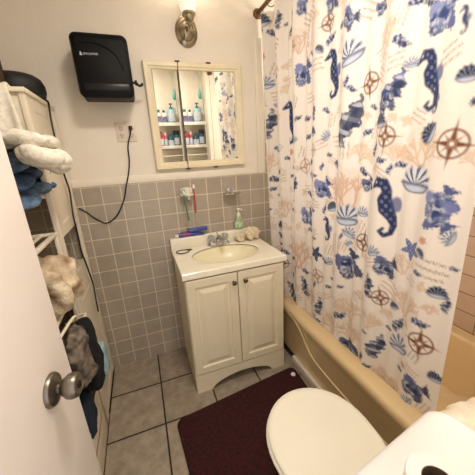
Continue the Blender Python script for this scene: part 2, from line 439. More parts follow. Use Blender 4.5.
b = NB(); add_lathe(b, [(.026, .0), (.028, .04), (.0265, .042), (.024, .04), (.022, .006), (.001, .006)], (HX-.006, -.05, HZ+.005), 'Z', 22, True, False); obj('cup_ring', b, 'ceramic', hd, 40)
b = NB(); add_lathe(b, [(.001, 0), (.012, .004), (.014, .02), (.013, .03)], (HX+.006, -.05, HZ-.037), 'Z', 16); obj('drain_nub', b, 'ceramic', hd, 40)
def brush(x, z0, z1, m, label, lean):
    t = thing('toothbrush', label, 'toothbrush', (x, -.088, z0), 'toothbrushes in the wall holder')
    b = NB(); P = [(x+lean*(z0-HZ), -.092, z0), (x+lean*.5*(z0-HZ), -.090, (z0+HZ)/2), (x, -.0895, HZ), (x-lean*.1, -.0885, z1)]
    add_tube(b, P, lambda u: .0065-.0025*u, 8); obj('handle', b, m, t, 60)
    b = NB(); add_box(b, x-.006, x+.006, -.096, -.0915, z1-.028, z1-.002, .001); obj('bristles', b, 'bristle', t)
brush(HX-.030, HZ-.165, HZ+.035, 'green_plastic', 'green toothbrush hanging at the left of the wall holder', -.08)
brush(HX+.038, HZ-.12, HZ+.07, 'red_plastic', 'red toothbrush standing at the right of the wall holder', .02)
SDX, SDZ = .934, 1.184
sd = thing('soap_dish', 'chrome wall-mounted soap dish holder on the tile right of the toothbrush holder', 'soap dish', (SDX, -.008, SDZ))
b = NB(); add_lathe(b, [(.028, -.008), (.026, -.016), (.012, -.018)], (SDX, 0, SDZ+.008), 'Y', 22); obj('wall_plate', b, 'chrome', sd, 40)
b = NB(); add_tube(b, [(SDX, -.016, SDZ+.008), (SDX, -.03, SDZ+.006), (SDX, -.04, SDZ)], .006, 8); obj('arm', b, 'chrome', sd, 60)
b = NB(); rings = []
for s, h in ((.6, -.006), (.92, -.003), (1, .006), (.96, .007), (.86, .0), (.5, -.003)):
    rings.append([Vector((SDX+.068*s*math.cos(2*PI*i/32), -.062+.044*s*math.sin(2*PI*i/32), SDZ+h)) for i in range(32)])
loft(b, rings); obj('tray', b, 'chrome', sd, 50)

# ------------------------------------------------------------------ mirror cabinet
mat('frame_cream', (236, 222, 188), .4, var=.05, scale=10, bump=.1, bscale=50)
mat('mirror_glass', (226, 226, 218), .015, 1., var=.0)
mat('hinge_dark', (72, 60, 46), .45, .7)
MX0, MX1, MZ0, MZ1 = .453, 1.058, 1.373, 1.985
FRT = -.034
mc = thing('mirror_cabinet', 'square cream-framed three-panel mirrored medicine cabinet over the sink', 'mirror', ((MX0+MX1)/2, 0, MZ0))
IX0, IX1, IZ0, IZ1 = .502, 1.008, 1.418, 1.942
b = NB()
def fr(dx, y, t):   # rectangle between inner and outer edge
    return [Vector((MX0+(IX0-MX0)*t, y, MZ0+(IZ0-MZ0)*t)), Vector((MX1+(IX1-MX1)*t, y, MZ0+(IZ0-MZ0)*t)), Vector((MX1+(IX1-MX1)*t, y, MZ1+(IZ1-MZ1)*t)), Vector((MX0+(IX0-MX0)*t, y, MZ1+(IZ1-MZ1)*t))]
loft(b, [fr(0, 0, 0), fr(0, FRT+.006, 0), fr(0, FRT, .12), fr(0, FRT, .55), fr(0, FRT+.005, .7), fr(0, FRT+.006, .9), fr(0, FRT+.012, 1.), fr(0, -.004, 1.)], False, False)
obj('frame', b, 'frame_cream', mc, 30)
b = NB(); add_box(b, MX0+.01, MX1-.01, -.006, 0, MZ0+.01, MZ1-.01); obj('back_panel', b, 'frame_cream', mc)
D1, D2 = .653, .842
def mirror_panel(x0, x1, y0, y1):
    b = NB(); th = .004
    loft(b, [[Vector((x0, y0+d, IZ0)), Vector((x1, y1+d, IZ0)), Vector((x1, y1+d-TLT, IZ1)), Vector((x0, y0+d-TLT, IZ1))] for d in (0, th)])
    return obj('mirror_panel', b, 'mirror_glass', mc)
mirror_panel(IX0, D1-.003, M1Y0, M1Y1)
mirror_panel(D1+.003, D2-.0008, M2Y0, M2Y1)
mirror_panel(D2+.0008, IX1, M3Y0, M3Y1)
b = NB(); add_box(b, D1-.0025, D1+.0025, FRT-.001, -.008, MZ0-.002, MZ1+.003); obj('divider', b, 'hinge_dark', mc)
for hx in (D1, D2):
    for hz in (MZ0-.003, MZ1+.002):
        b = NB(); add_box(b, hx-.014, hx+.014, FRT-.002, FRT+.012, hz-.004, hz+.004, .0015); obj('hinge', b, 'hinge_dark', mc)

# ------------------------------------------------------------------ towel dispenser
mat('black_plastic', (8, 7, 7), .5, var=.2, scale=5, spec=.14)
mat('black_matte', (10, 9, 9), .5)
mat('black_window', (26, 24, 23), .35, spec=.3)
mat('logo_white', (205, 205, 205), .5)
mat('paper', (244, 240, 230), .9, bump=.2, bscale=300)
DPX0, DPX1, DPZ0, DPZ1, DPY = .126, .384, 1.770, 2.050, -.205
dp = thing('towel_dispenser', 'black plastic paper towel dispenser on the wall left of the mirror', 'towel dispenser', ((DPX0+DPX1)/2, 0, DPZ0))
def dring(y, gx, gt, gb, r):
    return [Vector((p.x, y, p.y)) for p in rrect(DPX0+gx, DPX1-gx, DPZ0+gb, DPZ1-gt, r, 0, 5)]
b = NB(); loft(b, [dring(-.002, .0, .0, .0, .012), dring(-.06, -.002, -.002, 0, .02), dring(-.15, .0, .004, -.008, .028), dring(-.19, .0, .012, -.014, .03), dring(-.203, .008, .026, -.008, .028), dring(-.206, .018, .040, .002, .022)])
obj('cover', b, 'black_plastic', dp, 35)
b = NB(); add_tube(b, [(DPX0+.05, -.206, DPZ1-.055), (DPX0+.12, -.2065, DPZ1-.06), (DPX0+.19, -.2065, DPZ1-.10), (DPX1-.035, -.2065, DPZ1-.17)], .0035, 8)
obj('cover_ridge', b, 'black_plastic', dp, 60)
b = NB(); add_box(b, DPX0+.028, DPX1-.02, -.2085, -.2, DPZ0+.018, DPZ0+.050, .004); obj('window', b, 'black_window', dp, 40)
b = NB(); add_box(b, DPX0+.03, DPX1-.03, -.13, -.05, DPZ0-.004, DPZ0+.004, .003); obj('chute', b, 'black_matte', dp, 40)
b = NB(); add_tube(b, [(DPX1-.004, -.12, DPZ0+.075), (DPX1+.018, -.12, DPZ0+.075), (DPX1+.03, -.12, DPZ0+.062), (DPX1+.046, -.12, DPZ0+.066), (DPX1+.05, -.12, DPZ0+.074)], .0065, 8)
add_lathe(b, [(.001, -.006), (.012, -.005), (.014, .006), (.001, .008)], (DPX1+.016, -.12, DPZ0+.075), 'X', 14); obj('lever', b, 'black_matte', dp, 50)
def text_mesh(name, txt, size, M, m, parent, ext=.0004):
    cu = bpy.data.curves.new(name, 'FONT'); cu.body = txt; cu.size = size; cu.extrude = ext; cu.align_x = 'LEFT'
    t = bpy.data.objects.new(name+'_tmp', cu); COL.objects.link(t)
    dg = bpy.context.evaluated_depsgraph_get(); me = bpy.data.meshes.new_from_object(t.evaluated_get(dg))
    bpy.data.objects.remove(t); bpy.data.curves.remove(cu)
    bm = NB(); bm.from_mesh(me); bpy.data.meshes.remove(me)
    bmesh.ops.transform(bm, matrix=M, verts=bm.verts)
    return obj(name, bm, m, parent)
ML = Matrix.Translation((.176, -.2068, 1.941)) @ Matrix.Rotation(PI/2, 4, 'X')
lg = text_mesh('maker_lettering', 'SAN JAMAR', .0125, ML, 'logo_white', dp)
b = NB(); vs = [b.verts.new(p) for p in ((.160, -.2072, 1.938), (.173, -.2072, 1.938), (.165, -.2072, 1.956))]; w = [b.verts.new(v.co+Vector((0, .0008, 0))) for v in vs]
b.faces.new(vs); b.faces.new(list(reversed(w)))
for i in range(3): b.faces.new((vs[i], vs[(i+1) % 3], w[(i+1) % 3], w[i]))
obj('maker_emblem', b, 'logo_white', dp)

# ------------------------------------------------------------------ outlet and cords
mat('outlet_plate', (226, 212, 194), .4, var=.03)
mat('outlet_face', (214, 198, 178), .4)
ox0, ox1, oz0, oz1 = .252, .367, 1.552, 1.664
ol = thing('wall_outlet', 'two-gang cream outlet plate on the wall below the black dispenser', 'outlet', ((ox0+ox1)/2, 0, (oz0+oz1)/2))
b = NB(); add_box(b, ox0, ox1, -.006, 0, oz0, oz1, .003, 2); obj('plate', b, 'outlet_plate', ol, 40)
for cx in (ox0+.031, ox1-.031):
    for cz in ((oz0+oz1)/2-.02, (oz0+oz1)/2+.02):
        b = NB(); add_lathe(b, [(.016, -.004), (.016, -.008), (.015, -.0085)], (cx, 0, cz), 'Y', 20)
        s_ = obj('socket', b, 'outlet_face', ol, 40)
        b = NB()
        for dx in (-.006, .006): add_box(b, cx+dx-.0012, cx+dx+.0012, -.0095, -.008, cz-.001, cz+.008)
        add_lathe(b, [(.0022, -.008), (.0022, -.0095)], (cx, 0, cz-.008), 'Y', 10); obj('slots', b, 'black_matte', s_)
mat('cord_black', (18, 16, 16), .4)
pc = thing('power_cord', 'black power cord looping from the wall outlet down across the grey tile', 'cord', (.336, -.012, 1.628))
b = NB(); add_box(b, .325, .347, -.034, -.0095, 1.617, 1.640, .005, 2); obj('plug', b, 'cord_black', pc, 40)
b = NB(); add_tube(b, [(.336, -.03, 1.622), (.328, -.022, 1.59), (.312, -.012, 1.55), (.303, -.010, 1.51), (.300, -.010, 1.45), (.290, -.013, 1.395), (.272, -.020, 1.335), (.254, -.020, 1.285), (.232, -.015, 1.215), (.175, -.013, 1.117), (.105, -.013, 1.074), (.048, -.013, 1.110), (.004, -.013, 1.157), (-.030, -.012, 1.184)], .0042, 8, 10)
obj('cable', b, 'cord_black', pc, 180)

# ------------------------------------------------------------------ sconce
mat('sconce_metal', (176, 164, 142), .22, 1., var=.1, scale=30)
mat('frost_glass', (250, 242, 224), .3, var=.01, emit=SCONCE_E)
sx_, sz_ = .731, 2.150
sc = thing('wall_sconce', 'brushed nickel wall sconce with frosted white glass shade above the mirror', 'wall lamp', (sx_, 0, sz_))
b = NB(); add_lathe(b, [(.066, 0), (.066, -.006), (.058, -.012), (.056, -.010), (.044, -.018), (.040, -.016), (.026, -.028), (.016, -.034), (.001, -.035)], (0, 0, 0), 'Y', 36)
for v in b.verts: v.co = Vector((sx_+v.co.x, v.co.y, sz_+v.co.z*1.25))
obj('backplate', b, 'sconce_metal', sc, 30)
b = NB(); add_tube(b, [(sx_, -.03, sz_), (sx_, -.07, sz_-.012), (sx_, -.1, sz_-.006), (sx_, -.105, sz_+.012)], .010, 12); obj('arm', b, 'sconce_metal', sc, 60)
b = NB(); add_lathe(b, [(.008, -.004), (.022, .004), (.018, .012), (.026, .021), (.029, .036), (.037, .040), (.037, .050), (.028, .052)], (sx_, -.105, sz_), 'Z', 28); obj('socket_cup', b, 'sconce_metal', sc, 35)
b = NB(); add_lathe(b, [(.032, .050), (.040, .064), (.048, .094), (.054, .134), (.058, .174), (.062, .20), (.060, .20), (.055, .175), (.050, .134), (.044, .094), (.036, .066)], (sx_, -.105, sz_), 'Z', 32, False, False); obj('glass_shade', b, 'frost_glass', sc, 60)
# ------------------------------------------------------------------ bathtub
mat('tub_enamel', (221, 194, 148), .22, var=.03, scale=4, coat=.4)
mat('tub_bead', (224, 200, 156), .25, var=.02)
UX0, UX1, UY0, UY1, UZ = 1.163, 1.942, -1.530, -.010, .418
tb = thing('bathtub', 'tan almond bathtub behind the sea-life shower curtain', 'bathtub', ((UX0+UX1)/2, (UY0+UY1)/2, 0))
b = NB()
def tr(g0, g1, ge, r, z): return rrect(UX0+g0, UX1-g1, UY0+ge, UY1-ge, r, z, 9)
loft(b, [tr(.026, 0, .0, .012, .06), tr(.022, 0, 0, .012, .30), tr(.012, 0, 0, .014, .345), tr(.0, 0, 0, .016, .375), tr(.0, 0, 0, .02, .395), tr(.006, .0, .004, .022, .410), tr(.02, .0, .01, .03, UZ),
         tr(.082, .06, .10, .13, UZ), tr(.094, .07, .115, .14, UZ-.006), tr(.102, .078, .125, .14, UZ-.022), tr(.112, .088, .15, .15, .30), tr(.13, .105, .19, .15, .15), tr(.16, .13, .24, .14, .10), tr(.22, .19, .32, .12, .085)])
obj('basin', b, 'tub_enamel', tb, 45)
b = NB(); add_tube(b, [(1.169, -.40, .372), (1.166, -.46, .376), (1.168, -.53, .360), (1.174, -.585, .315), (1.182, -.64, .245), (1.185, -.71, .200), (1.186, -.85, .185), (1.186, -1.05, .182), (1.186, -1.3, .182)], .0055, 8); obj('apron_bead', b, 'tub_bead', tb, 180)
b = NB(); add_box(b, UX0+.03, UX1, UY0+.02, UY1, 0, .061); obj('base', b, 'nickel_dark', tb)
bl = NB(); add_lathe(bl, [(.001, 0), (.012, .001), (.016, .008), (.016, .017), (.011, .024), (.001, .027)], (1.110, -.600, .0), 'Z', 20)
o = obj('bolt_cap', bl, 'white_plastic', None, 60, (1.11, -.6, 0)); tag(o, 'small round white plastic cap on the floor by the tub foot and vanity corner', 'cap')

mat('mat_cream', (246, 236, 214), .95, bump=.7, bscale=300)
PM = [(-1.523, UZ+.002), (-1.46, UZ+.002), (-1.42, UZ+.003), (-1.375, UZ+.001), (-1.358, UZ-.012), (-1.352, UZ-.04), (-1.354, UZ-.09), (-1.357, UZ-.13)]
PM = [(q.y, q.z) for q in catmull([(0, y, z) for y, z in PM], 4)]
b = NB(); rows = []; nj = len(PM)-1
for i in range(31):
    u = i/30; x = 1.262+.38*u; lo, up = [], []
    for j, (y, z) in enumerate(PM):
        t = (Vector(PM[min(j+1, nj)])-Vector(PM[max(j-1, 0)])).normalized(); nx, nz = -t.y, t.x
        k = min(1, j/10)
        sh = (.004*math.sin(u*19+.6)+.003*math.sin(u*43))*k-.05*max(0, u-.45)*k
        lo.append(Vector((x, y+sh, z))); up.append(Vector((x, y+sh+(nx*-1)*-.016, z+nz*.016+.002*math.sin(u*31+j))))
    rows.append(lo+list(reversed(up)))
loft(b, rows)
o = obj('bath_mat', b, 'mat_cream', None, 180, (1.45, -1.45, UZ)); tag(o, 'cream bath mat draped over the near end of the tub beside the toilet tank', 'bath mat')

# ------------------------------------------------------------------ rug
mat('rug_maroon', (66, 5, 9), .95, c2=(32, 2, 4), scale=60, bump=.8, bscale=420)
rc = [(1.150, -.528), (.328, -.622), (.372, -1.185), (1.12, -1.178)]
def rug_ring(g, z, r=.05):
    out = []
    n4 = len(rc); cx = sum(p[0] for p in rc)/4; cy = sum(p[1] for p in rc)/4
    for i in range(4):
        p = Vector(rc[i]); a = (Vector(rc[i-1])-p).normalized(); c = (Vector(rc[(i+1) % 4])-p).normalized()
        q = p+(a+c)*g
        for k in range(7):
            t = k/6; s0, s1 = q+a*r, q+c*r
            out.append(((1-t)**2*s0+2*t*(1-t)*q+t*t*s1).to_3d()+Vector((0, 0, z)))
    return out
b = NB(); loft(b, [rug_ring(0, .001), rug_ring(-.002, .008), rug_ring(.006, .014), rug_ring(.02, .015)])
o = obj('bath_rug', b, 'rug_maroon', None, 50, (.75, -.95, 0)); tag(o, 'dark maroon bath rug on the tile floor in front of the vanity and toilet', 'rug')

# ------------------------------------------------------------------ toilet
mat('porcelain', (240, 232, 216), .16, var=.015, coat=.4)
mat('seat_plastic', (240, 234, 216), .28, var=.015, scale=6)
mat('tank_lid', (236, 230, 226), .42, var=.01)
QX = .831
tl = thing('toilet', 'white toilet with closed oval lid standing between rug and bathtub', 'toilet', (QX, -1.4, 0))
def egg(yf, yb, hw, z, n=44, bw=.74, dx=0.):
    """egg outline: rounded front (yf, towards the vanity), blunter back (yb)"""
    out = []; ym = yb+(yf-yb)*.52
    for i in range(n):
        a = 2*PI*i/n; c, s = math.cos(a), math.sin(a)
        if s >= 0: x = hw*c; y = ym+(yf-ym)*abs(s)**.92
        else:
            k = abs(s)**.6; x = hw*math.copysign(abs(c)**.55, c)*(1-(1-bw)*k**2); y = ym-(ym-yb)*k
        out.append(Vector((QX+x+dx, y+.012, z)))
    return out
b = NB(); loft(b, [egg(-1.20, -1.60, .11, .0), egg(-1.20, -1.60, .112, .02), egg(-1.235, -1.58, .10, .10), egg(-1.20, -1.58, .115, .18), egg(-1.12, -1.56, .155, .27), egg(-1.08, -1.545, .18, .33), egg(-1.066, -1.54, .188, .372), egg(-1.068, -1.54, .186, .388), egg(-1.08, -1.53, .175, .392)])
obj('bowl', b, 'porcelain', tl, 50)
b = NB(); loft(b, [egg(-1.050, -1.505, .198, .394), egg(-1.045, -1.508, .204, .399), egg(-1.045, -1.508, .204, .406), egg(-1.052, -1.504, .198, .412)]); obj('seat', b, 'seat_plastic', tl, 50)
b = NB(); loft(b, [egg(-1.056, -1.51, .192, .416), egg(-1.050, -1.512, .1975, .421), egg(-1.050, -1.512, .1975, .428), egg(-1.056, -1.508, .192, .4335), egg(-1.075, -1.492, .178, .436), egg(-1.083, -1.486, .171, .4345), egg(-1.11, -1.47, .15, .4355), egg(-1.2, -1.40, .08, .437)]); obj('lid', b, 'seat_plastic', tl, 35)
for s in (-1, 1):
    b = NB(); add_lathe(b, [(.013, -.022), (.013, .022)], (QX+s*.075, -1.522, .418), 'X', 14); obj('hinge', b, 'seat_plastic', tl, 40)
b = NB(); loft(b, [rrect(.668, 1.062, -1.745, -1.585, .04, .385), rrect(.652, 1.075, -1.752, -1.572, .045, .45), rrect(.645, 1.078, -1.755, -1.562, .045, .60), rrect(.645, 1.078, -1.755, -1.562, .045, .694)]); obj('tank', b, 'porcelain', tl, 50)
# tank lid set slightly askew
la = math.radians(8.5); lu = Vector((math.cos(la), math.sin(la))); lv = Vector((-math.sin(la), math.cos(la)))
LCX, LCY = .815, -1.622
def lid_ring(w, d0, d1, r, z):
    out = []
    for p in rrect(-w, w, -d0, d1, r, 0, 8):
        y = p.y+(.012*(1-(p.x/w)**2) if p.y > 0 else 0)
        q = Vector((LCX, LCY))+lu*p.x+lv*y; out.append(Vector((q.x, q.y, z)))
    return out
b = NB(); loft(b, [lid_ring(.240, .096, .100, .05, .692), lid_ring(.249, .100, .108, .055, .698), lid_ring(.251, .1005, .110, .056, .712), lid_ring(.247, .0995, .107, .054, .722), lid_ring(.236, .094, .097, .05, .729), lid_ring(.224, .086, .086, .046, .7285), lid_ring(.15, .05, .05, .03, .730)]); obj('tank_lid', b, 'tank_lid', tl, 40)
b = NB(); add_lathe(b, [(.012, 0), (.012, .014), (.007, .016)], (.69, -1.562, .645), 'Y', 14); add_tube(b, [(.69, -1.544, .645), (.72, -1.54, .641), (.75, -1.54, .636)], .006, 8); obj('flush_lever', b, 'chrome', tl, 40)
# paper roll standing on the tank lid
mat('cardboard', (96, 80, 62), .9)
RX, RY, RZ = .776, -1.647, .7315
pr = thing('toilet_paper_roll', 'white toilet paper roll standing upright on the toilet tank lid', 'toilet paper', (RX, RY, RZ))
b = NB(); add_lathe(b, [(.0285, .0), (.054, 0), (.0555, .003), (.0555, .101), (.054, .104), (.042, .1045), (.0285, .104)], (RX, RY, RZ), 'Z', 40, False, False); obj('paper', b, 'paper', pr, 40)
b = NB(); add_lathe(b, [(.0287, .0005), (.0287, .1035), (.027, .1035), (.027, .0005)], (RX, RY, RZ), 'Z', 36, False, False); obj('core', b, 'cardboard', pr, 40)

# ------------------------------------------------------------------ curtain rod, rings, curtain
mat('bronze', (120, 90, 62), .35, .8, var=.15, scale=20)
RDX, RDZ = 1.194, 2.282
rd = thing('curtain_rod', 'bronze shower curtain rod fixed to the wall above the tub', 'curtain rod', (RDX, 0, RDZ))
b = NB(); add_tube(b, [(RDX, -.004, RDZ), (RDX, -1.556, RDZ)], .0125, 14, smooth=False); obj('tube', b, 'bronze', rd, 60)
for y0, s in ((0, -1), (-1.56, 1)):
    b = NB(); add_lathe(b, [(.028, 0), (.028, s*.006), (.02, s*.012), (.016, s*.03)], (RDX, y0, RDZ), 'Y', 20); obj('flange', b, 'bronze', rd, 40)

CY0, CY1, CT, CB = -.018, -1.362, 2.232, .392
def xc(z): return 1.196+max(0, 2.2-z)*.035
def fold(y, z):
    d = -y
    ph = 2*PI*(d/.18+.35*math.sin(d*3.1)+.04*math.sin(z*2.2))+6.1
    a = .028*(1-.30*min(1, d/1.3))*(.75+.25*math.sin(d*7.3+.6))
    t = max(0, min(1, (CT-z)/1.8))
    return a*(math.sin(ph)+.42*math.sin(2*ph+1.1+.5*t)+.12*math.sin(3*ph+.4))*(1-.2*t)+.007*math.sin(d*23+z*1.5)*t
NU, NV = 470, 520
ys = np.linspace(CY0, CY1, NU); zs_ = np.linspace(CT, CB, NV)
ff = np.array([fold(y, 1.3) for y in ys])
arc = np.concatenate([[0], np.cumsum(np.hypot(np.diff(ys), np.diff(ff)))])
D = -ys
co = np.zeros((NV, NU, 3))
for j, z in enumerate(zs_):
    hem = .0
    ph = 2*PI*(D/.18+.35*np.sin(D*3.1)+.04*np.sin(z*2.2))+6.1
    a = .028*(1-.30*np.minimum(1, D/1.3))*(.75+.25*np.sin(D*7.3+.6)); t = max(0, min(1, (CT-z)/1.8))
    co[j, :, 0] = xc(z)+a*(np.sin(ph)+.42*np.sin(2*ph+1.1+.5*t)+.12*np.sin(3*ph+.4))*(1-.2*t)+.007*np.sin(D*23+z*1.5)*t
    co[j, :, 1] = ys-.012*t*np.sin(D*2.4)*0
    co[j, :, 2] = z
# printed sea-life pattern in cloth coordinates (arc length, height)
UU, ZZ = np.meshgrid(arc, zs_)
rgb = np.zeros((NV, NU, 3)); rgb[:] = lin((226, 217, 208))
def vn(a, b_, s=0.):
    return .5+.25*np.sin(a*1.7+b_*2.3+s)+.25*np.sin(a*3.1-b_*1.9+s*2.1+np.sin(b_*2.7+s))
NAVY, BLUE, LAV, PALE, BROWN, TAN, CORAL, GREY, INK = [np.array(lin(c)) for c in ((30, 44, 86), (52, 72, 128), (108, 118, 170), (206, 208, 216), (120, 68, 34), (194, 154, 112), (190, 132, 94), (120, 124, 128), (140, 104, 92))]
def seg(A, B, p0, p1, r0, r1):
    dx, dy = p1[0]-p0[0], p1[1]-p0[1]
    t = np.clip(((A-p0[0])*dx+(B-p0[1])*dy)/(dx*dx+dy*dy+1e-9), 0, 1)
    return np.hypot(A-p0[0]-t*dx, B-p0[1]-t*dy)-(r0+(r1-r0)*t)
def poly_stroke(A, B, pts):
    d = np.full(A.shape, 9.)
    for p, q in zip(pts, pts[1:]): d = np.minimum(d, seg(A, B, p, q, p[2], q[2]))
    return d
SEAH = [(-.46, .66, .05), (-.22, .80, .14), (.02, .78, .15), (.10, .52, .14), (.02, .25, .22), (.06, -.02, .23), (.20, -.30, .16), (.26, -.55, .11), (.16, -.82, .08), (-.04, -.90, .07), (-.16, -.76, .06), (-.06, -.66, .05)]
def tree(rnd, p, a, l, w, depth, out):
    q = (p[0]+l*math.cos(a), p[1]+l*math.sin(a)); out.append((p, q, w))
    if depth:
        for k in range(3 if depth > 1 else 2): tree(rnd, q, a+rnd.uniform(-.9, .9), l*rnd.uniform(.55, .8), w*.8, depth-1, out)
def stamp(kind, y0, z0, r, rot, var, idx):
    u0 = float(np.interp(-y0, D, arc)); R = r*1.5
    j0, j1 = np.searchsorted(-zs_, -(z0+R)), np.searchsorted(-zs_, -(z0-R)); i0, i1 = np.searchsorted(arc, u0-R), np.searchsorted(arc, u0+R)
    if j1-j0 < 2 or i1-i0 < 2: return
    a = (UU[j0:j1, i0:i1]-u0)/r; b_ = (ZZ[j0:j1, i0:i1]-z0)/r
    c, s = math.cos(math.radians(rot)), math.sin(math.radians(rot))
    A, B = a*c+b_*s, -a*s+b_*c
    px = .0035/r
    blk = rgb[j0:j1, i0:i1]
    def put(d, colr, op=1.):
        al = np.clip(.5-d/(2*px), 0, 1)*op
        blk[:] = blk*(1-al[..., None])+np.asarray(colr)*al[..., None]
    rho = np.hypot(A, B); th = np.arctan2(B, A); n = vn(A*3, B*3, idx*1.3); n2 = vn(A*9, B*9, idx*2.7)
    rnd = random.Random(idx)
    if kind == 'compass':
        colr = BROWN if not var else BROWN*.6+CORAL*.4; op = 1 if not var else .75
        put(np.abs(rho-.78)-.06, colr, op); put(np.abs(rho-.17)-.05, colr, op)
        for k in range(4):
            an = PI/2*k+PI/2; al = A*math.cos(an)+B*math.sin(an); pe = -A*math.sin(an)+B*math.cos(an); L_ = 1.28 if k in (0, 2) else 1.15
            d = np.maximum(np.abs(pe)-.2*(1-al/L_), .2-al); put(d, colr*.85, op)
            an += PI/4; al = A*math.cos(an)+B*math.sin(an); pe = -A*math.sin(an)+B*math.cos(an)
            put(np.maximum(np.abs(pe)-.15*(1-al/.62), .22-al), colr*1.2, op*.9)
    elif kind == 'seahorse':
        d = poly_stroke(A, B, SEAH); put(d, NAVY)
        fin = np.maximum(np.hypot((A-.36)/.16, (B-.10)/.24)-1, -9)*.15; put(fin, BLUE, .8)
        for k in range(5): put(np.hypot(A-(-.2+.09*k), B-(.95-.02*k*k))-.05, NAVY)
        chk = np.maximum(d+.07, .35-np.sin(A*26)*np.sin(B*22)); put(chk*.3, PALE*.7, .32)
        put(np.hypot(A+.24, B-.82)-.035, PALE)
    elif kind == 'shell':
        if var == 2:
            put(np.hypot(A, B*1.2)-.8+.15*np.sin(th*7), CORAL, .8); return
        base = (0, -.45); ra = np.hypot(A-base[0], B-base[1]); ta = np.arctan2(B-base[1], A-base[0])
        fan = np.maximum(ra-1.15-.06*np.sin(ta*14), .0-(B+.45)); put(fan, PALE if not var else NAVY*.9)
        st = np.maximum(fan, .25-np.sin(ta*12+ra*2)); put(st*.4, NAVY if not var else GREY, .85)
        bowl = np.maximum(np.hypot(A/1.0, (B+.42)/.5)-1, B+.40)*.6; put(bowl, np.array(lin((186, 196, 214)))); put(np.abs(bowl)-.05, NAVY, .9)
    elif kind == 'fish':
        C0, C1 = (NAVY, BLUE) if not var else (BLUE, LAV)
        bod = np.hypot(A/.72, B/.52)-1
        ftop = np.maximum.reduce([B-1.05+.5*np.abs(A-.1), -B+.2, np.abs(A-.05)-.55+.35*(B-.2)]); fbot = np.maximum.reduce([-B-1.05+.4*np.abs(A-.2), B+.2, np.abs(A-.25)-.45+.35*(-B-.2)])
        tail = np.maximum.reduce([np.abs(B)-.12-.75*(A-.6), A-1.1, .55-A])
        put(ftop+.15*(n2-.5), C1, .9); put(fbot+.15*(n2-.5), C0, .9); put(tail+.12*(n2-.5), C0, .95)
        m_ = C0[None, None]*(n[..., None])+(C1*.6+PALE*.4)[None, None]*(1-n[..., None]); put(bod*.5+.1*(n2-.5), m_); put(np.maximum(bod*.5+.02, .56-n)*.5+.05*(n2-.5), NAVY, .75)
        put(np.maximum(bod*.5+.08, .35-np.sin(A*6.5+B*2.5+n*4+1)), PALE, .6); put(np.maximum(bod*.5+.05, .2-np.sin(A*4-B*5+n2*3)), C0*.8, .55); put(np.hypot(A+.52, B-.08)-.06, INK*.3)
    elif kind == 'conch':
        w = .46*(1-.55*(A+.2)**2)
        d = np.maximum(np.abs(B+.1*np.sin(A*4))-w-.08*np.sin(A*13), np.abs(A)-1.05)
        C0, C1 = (NAVY, GREY) if not var else (NAVY, LAV)
        m_ = C0[None, None]*np.clip(n*1.5-.1, 0, 1)[..., None]+C1[None, None]*(1-np.clip(n*1.5-.1, 0, 1))[..., None]
        put(d+.12*(n2-.5), m_, .95); put(np.maximum(d+.1, .55-np.sin(A*11+B*3)), PALE, .6)
        put(np.hypot((A-.2)/.5, (B+.15)/.22)-1, NAVY*.8, .7)
    elif kind == 'star':
        k = np.abs(((th+PI/2) % (2*PI/5))-PI/5)/(PI/5); d = rho-(.42+.58*k**1.4); put(d, NAVY if not var else LAV*.7+NAVY*.3)
        put(np.maximum(d+.15, .5-np.sin(A*18)*np.sin(B*18)), PALE, .5)
    elif kind == 'coral':
        segs = []
        for k in range(4): tree(rnd, (rnd.uniform(-.2, .2), -1.), PI/2+(k-1.5)*.4, .6, .036, 3, segs)
        d = np.full(A.shape, 9.)
        for p, q, w in segs: d = np.minimum(d, seg(A, B, p, q, w, w*.8))
        put(d, TAN if idx % 3 else CORAL, .78); put(rho-.8+.4*(n-.5), TAN, .16)
    elif kind == 'text':
        for k in range(3):
            yy = .7-.7*k+.06*np.sin(A*25+k)*np.sign(np.sin(A*9+k*2)+.4)+.07*np.sin(A*47+k*3)
            L_ = 1.35-.2*((k*37+idx) % 3)
            d = np.maximum.reduce([np.abs(B-yy)-.07, np.abs(A)-L_, .1-np.abs(np.sin(A*6.5+k))*1.4])
            put(d, INK if not var else CORAL*.7, .8)
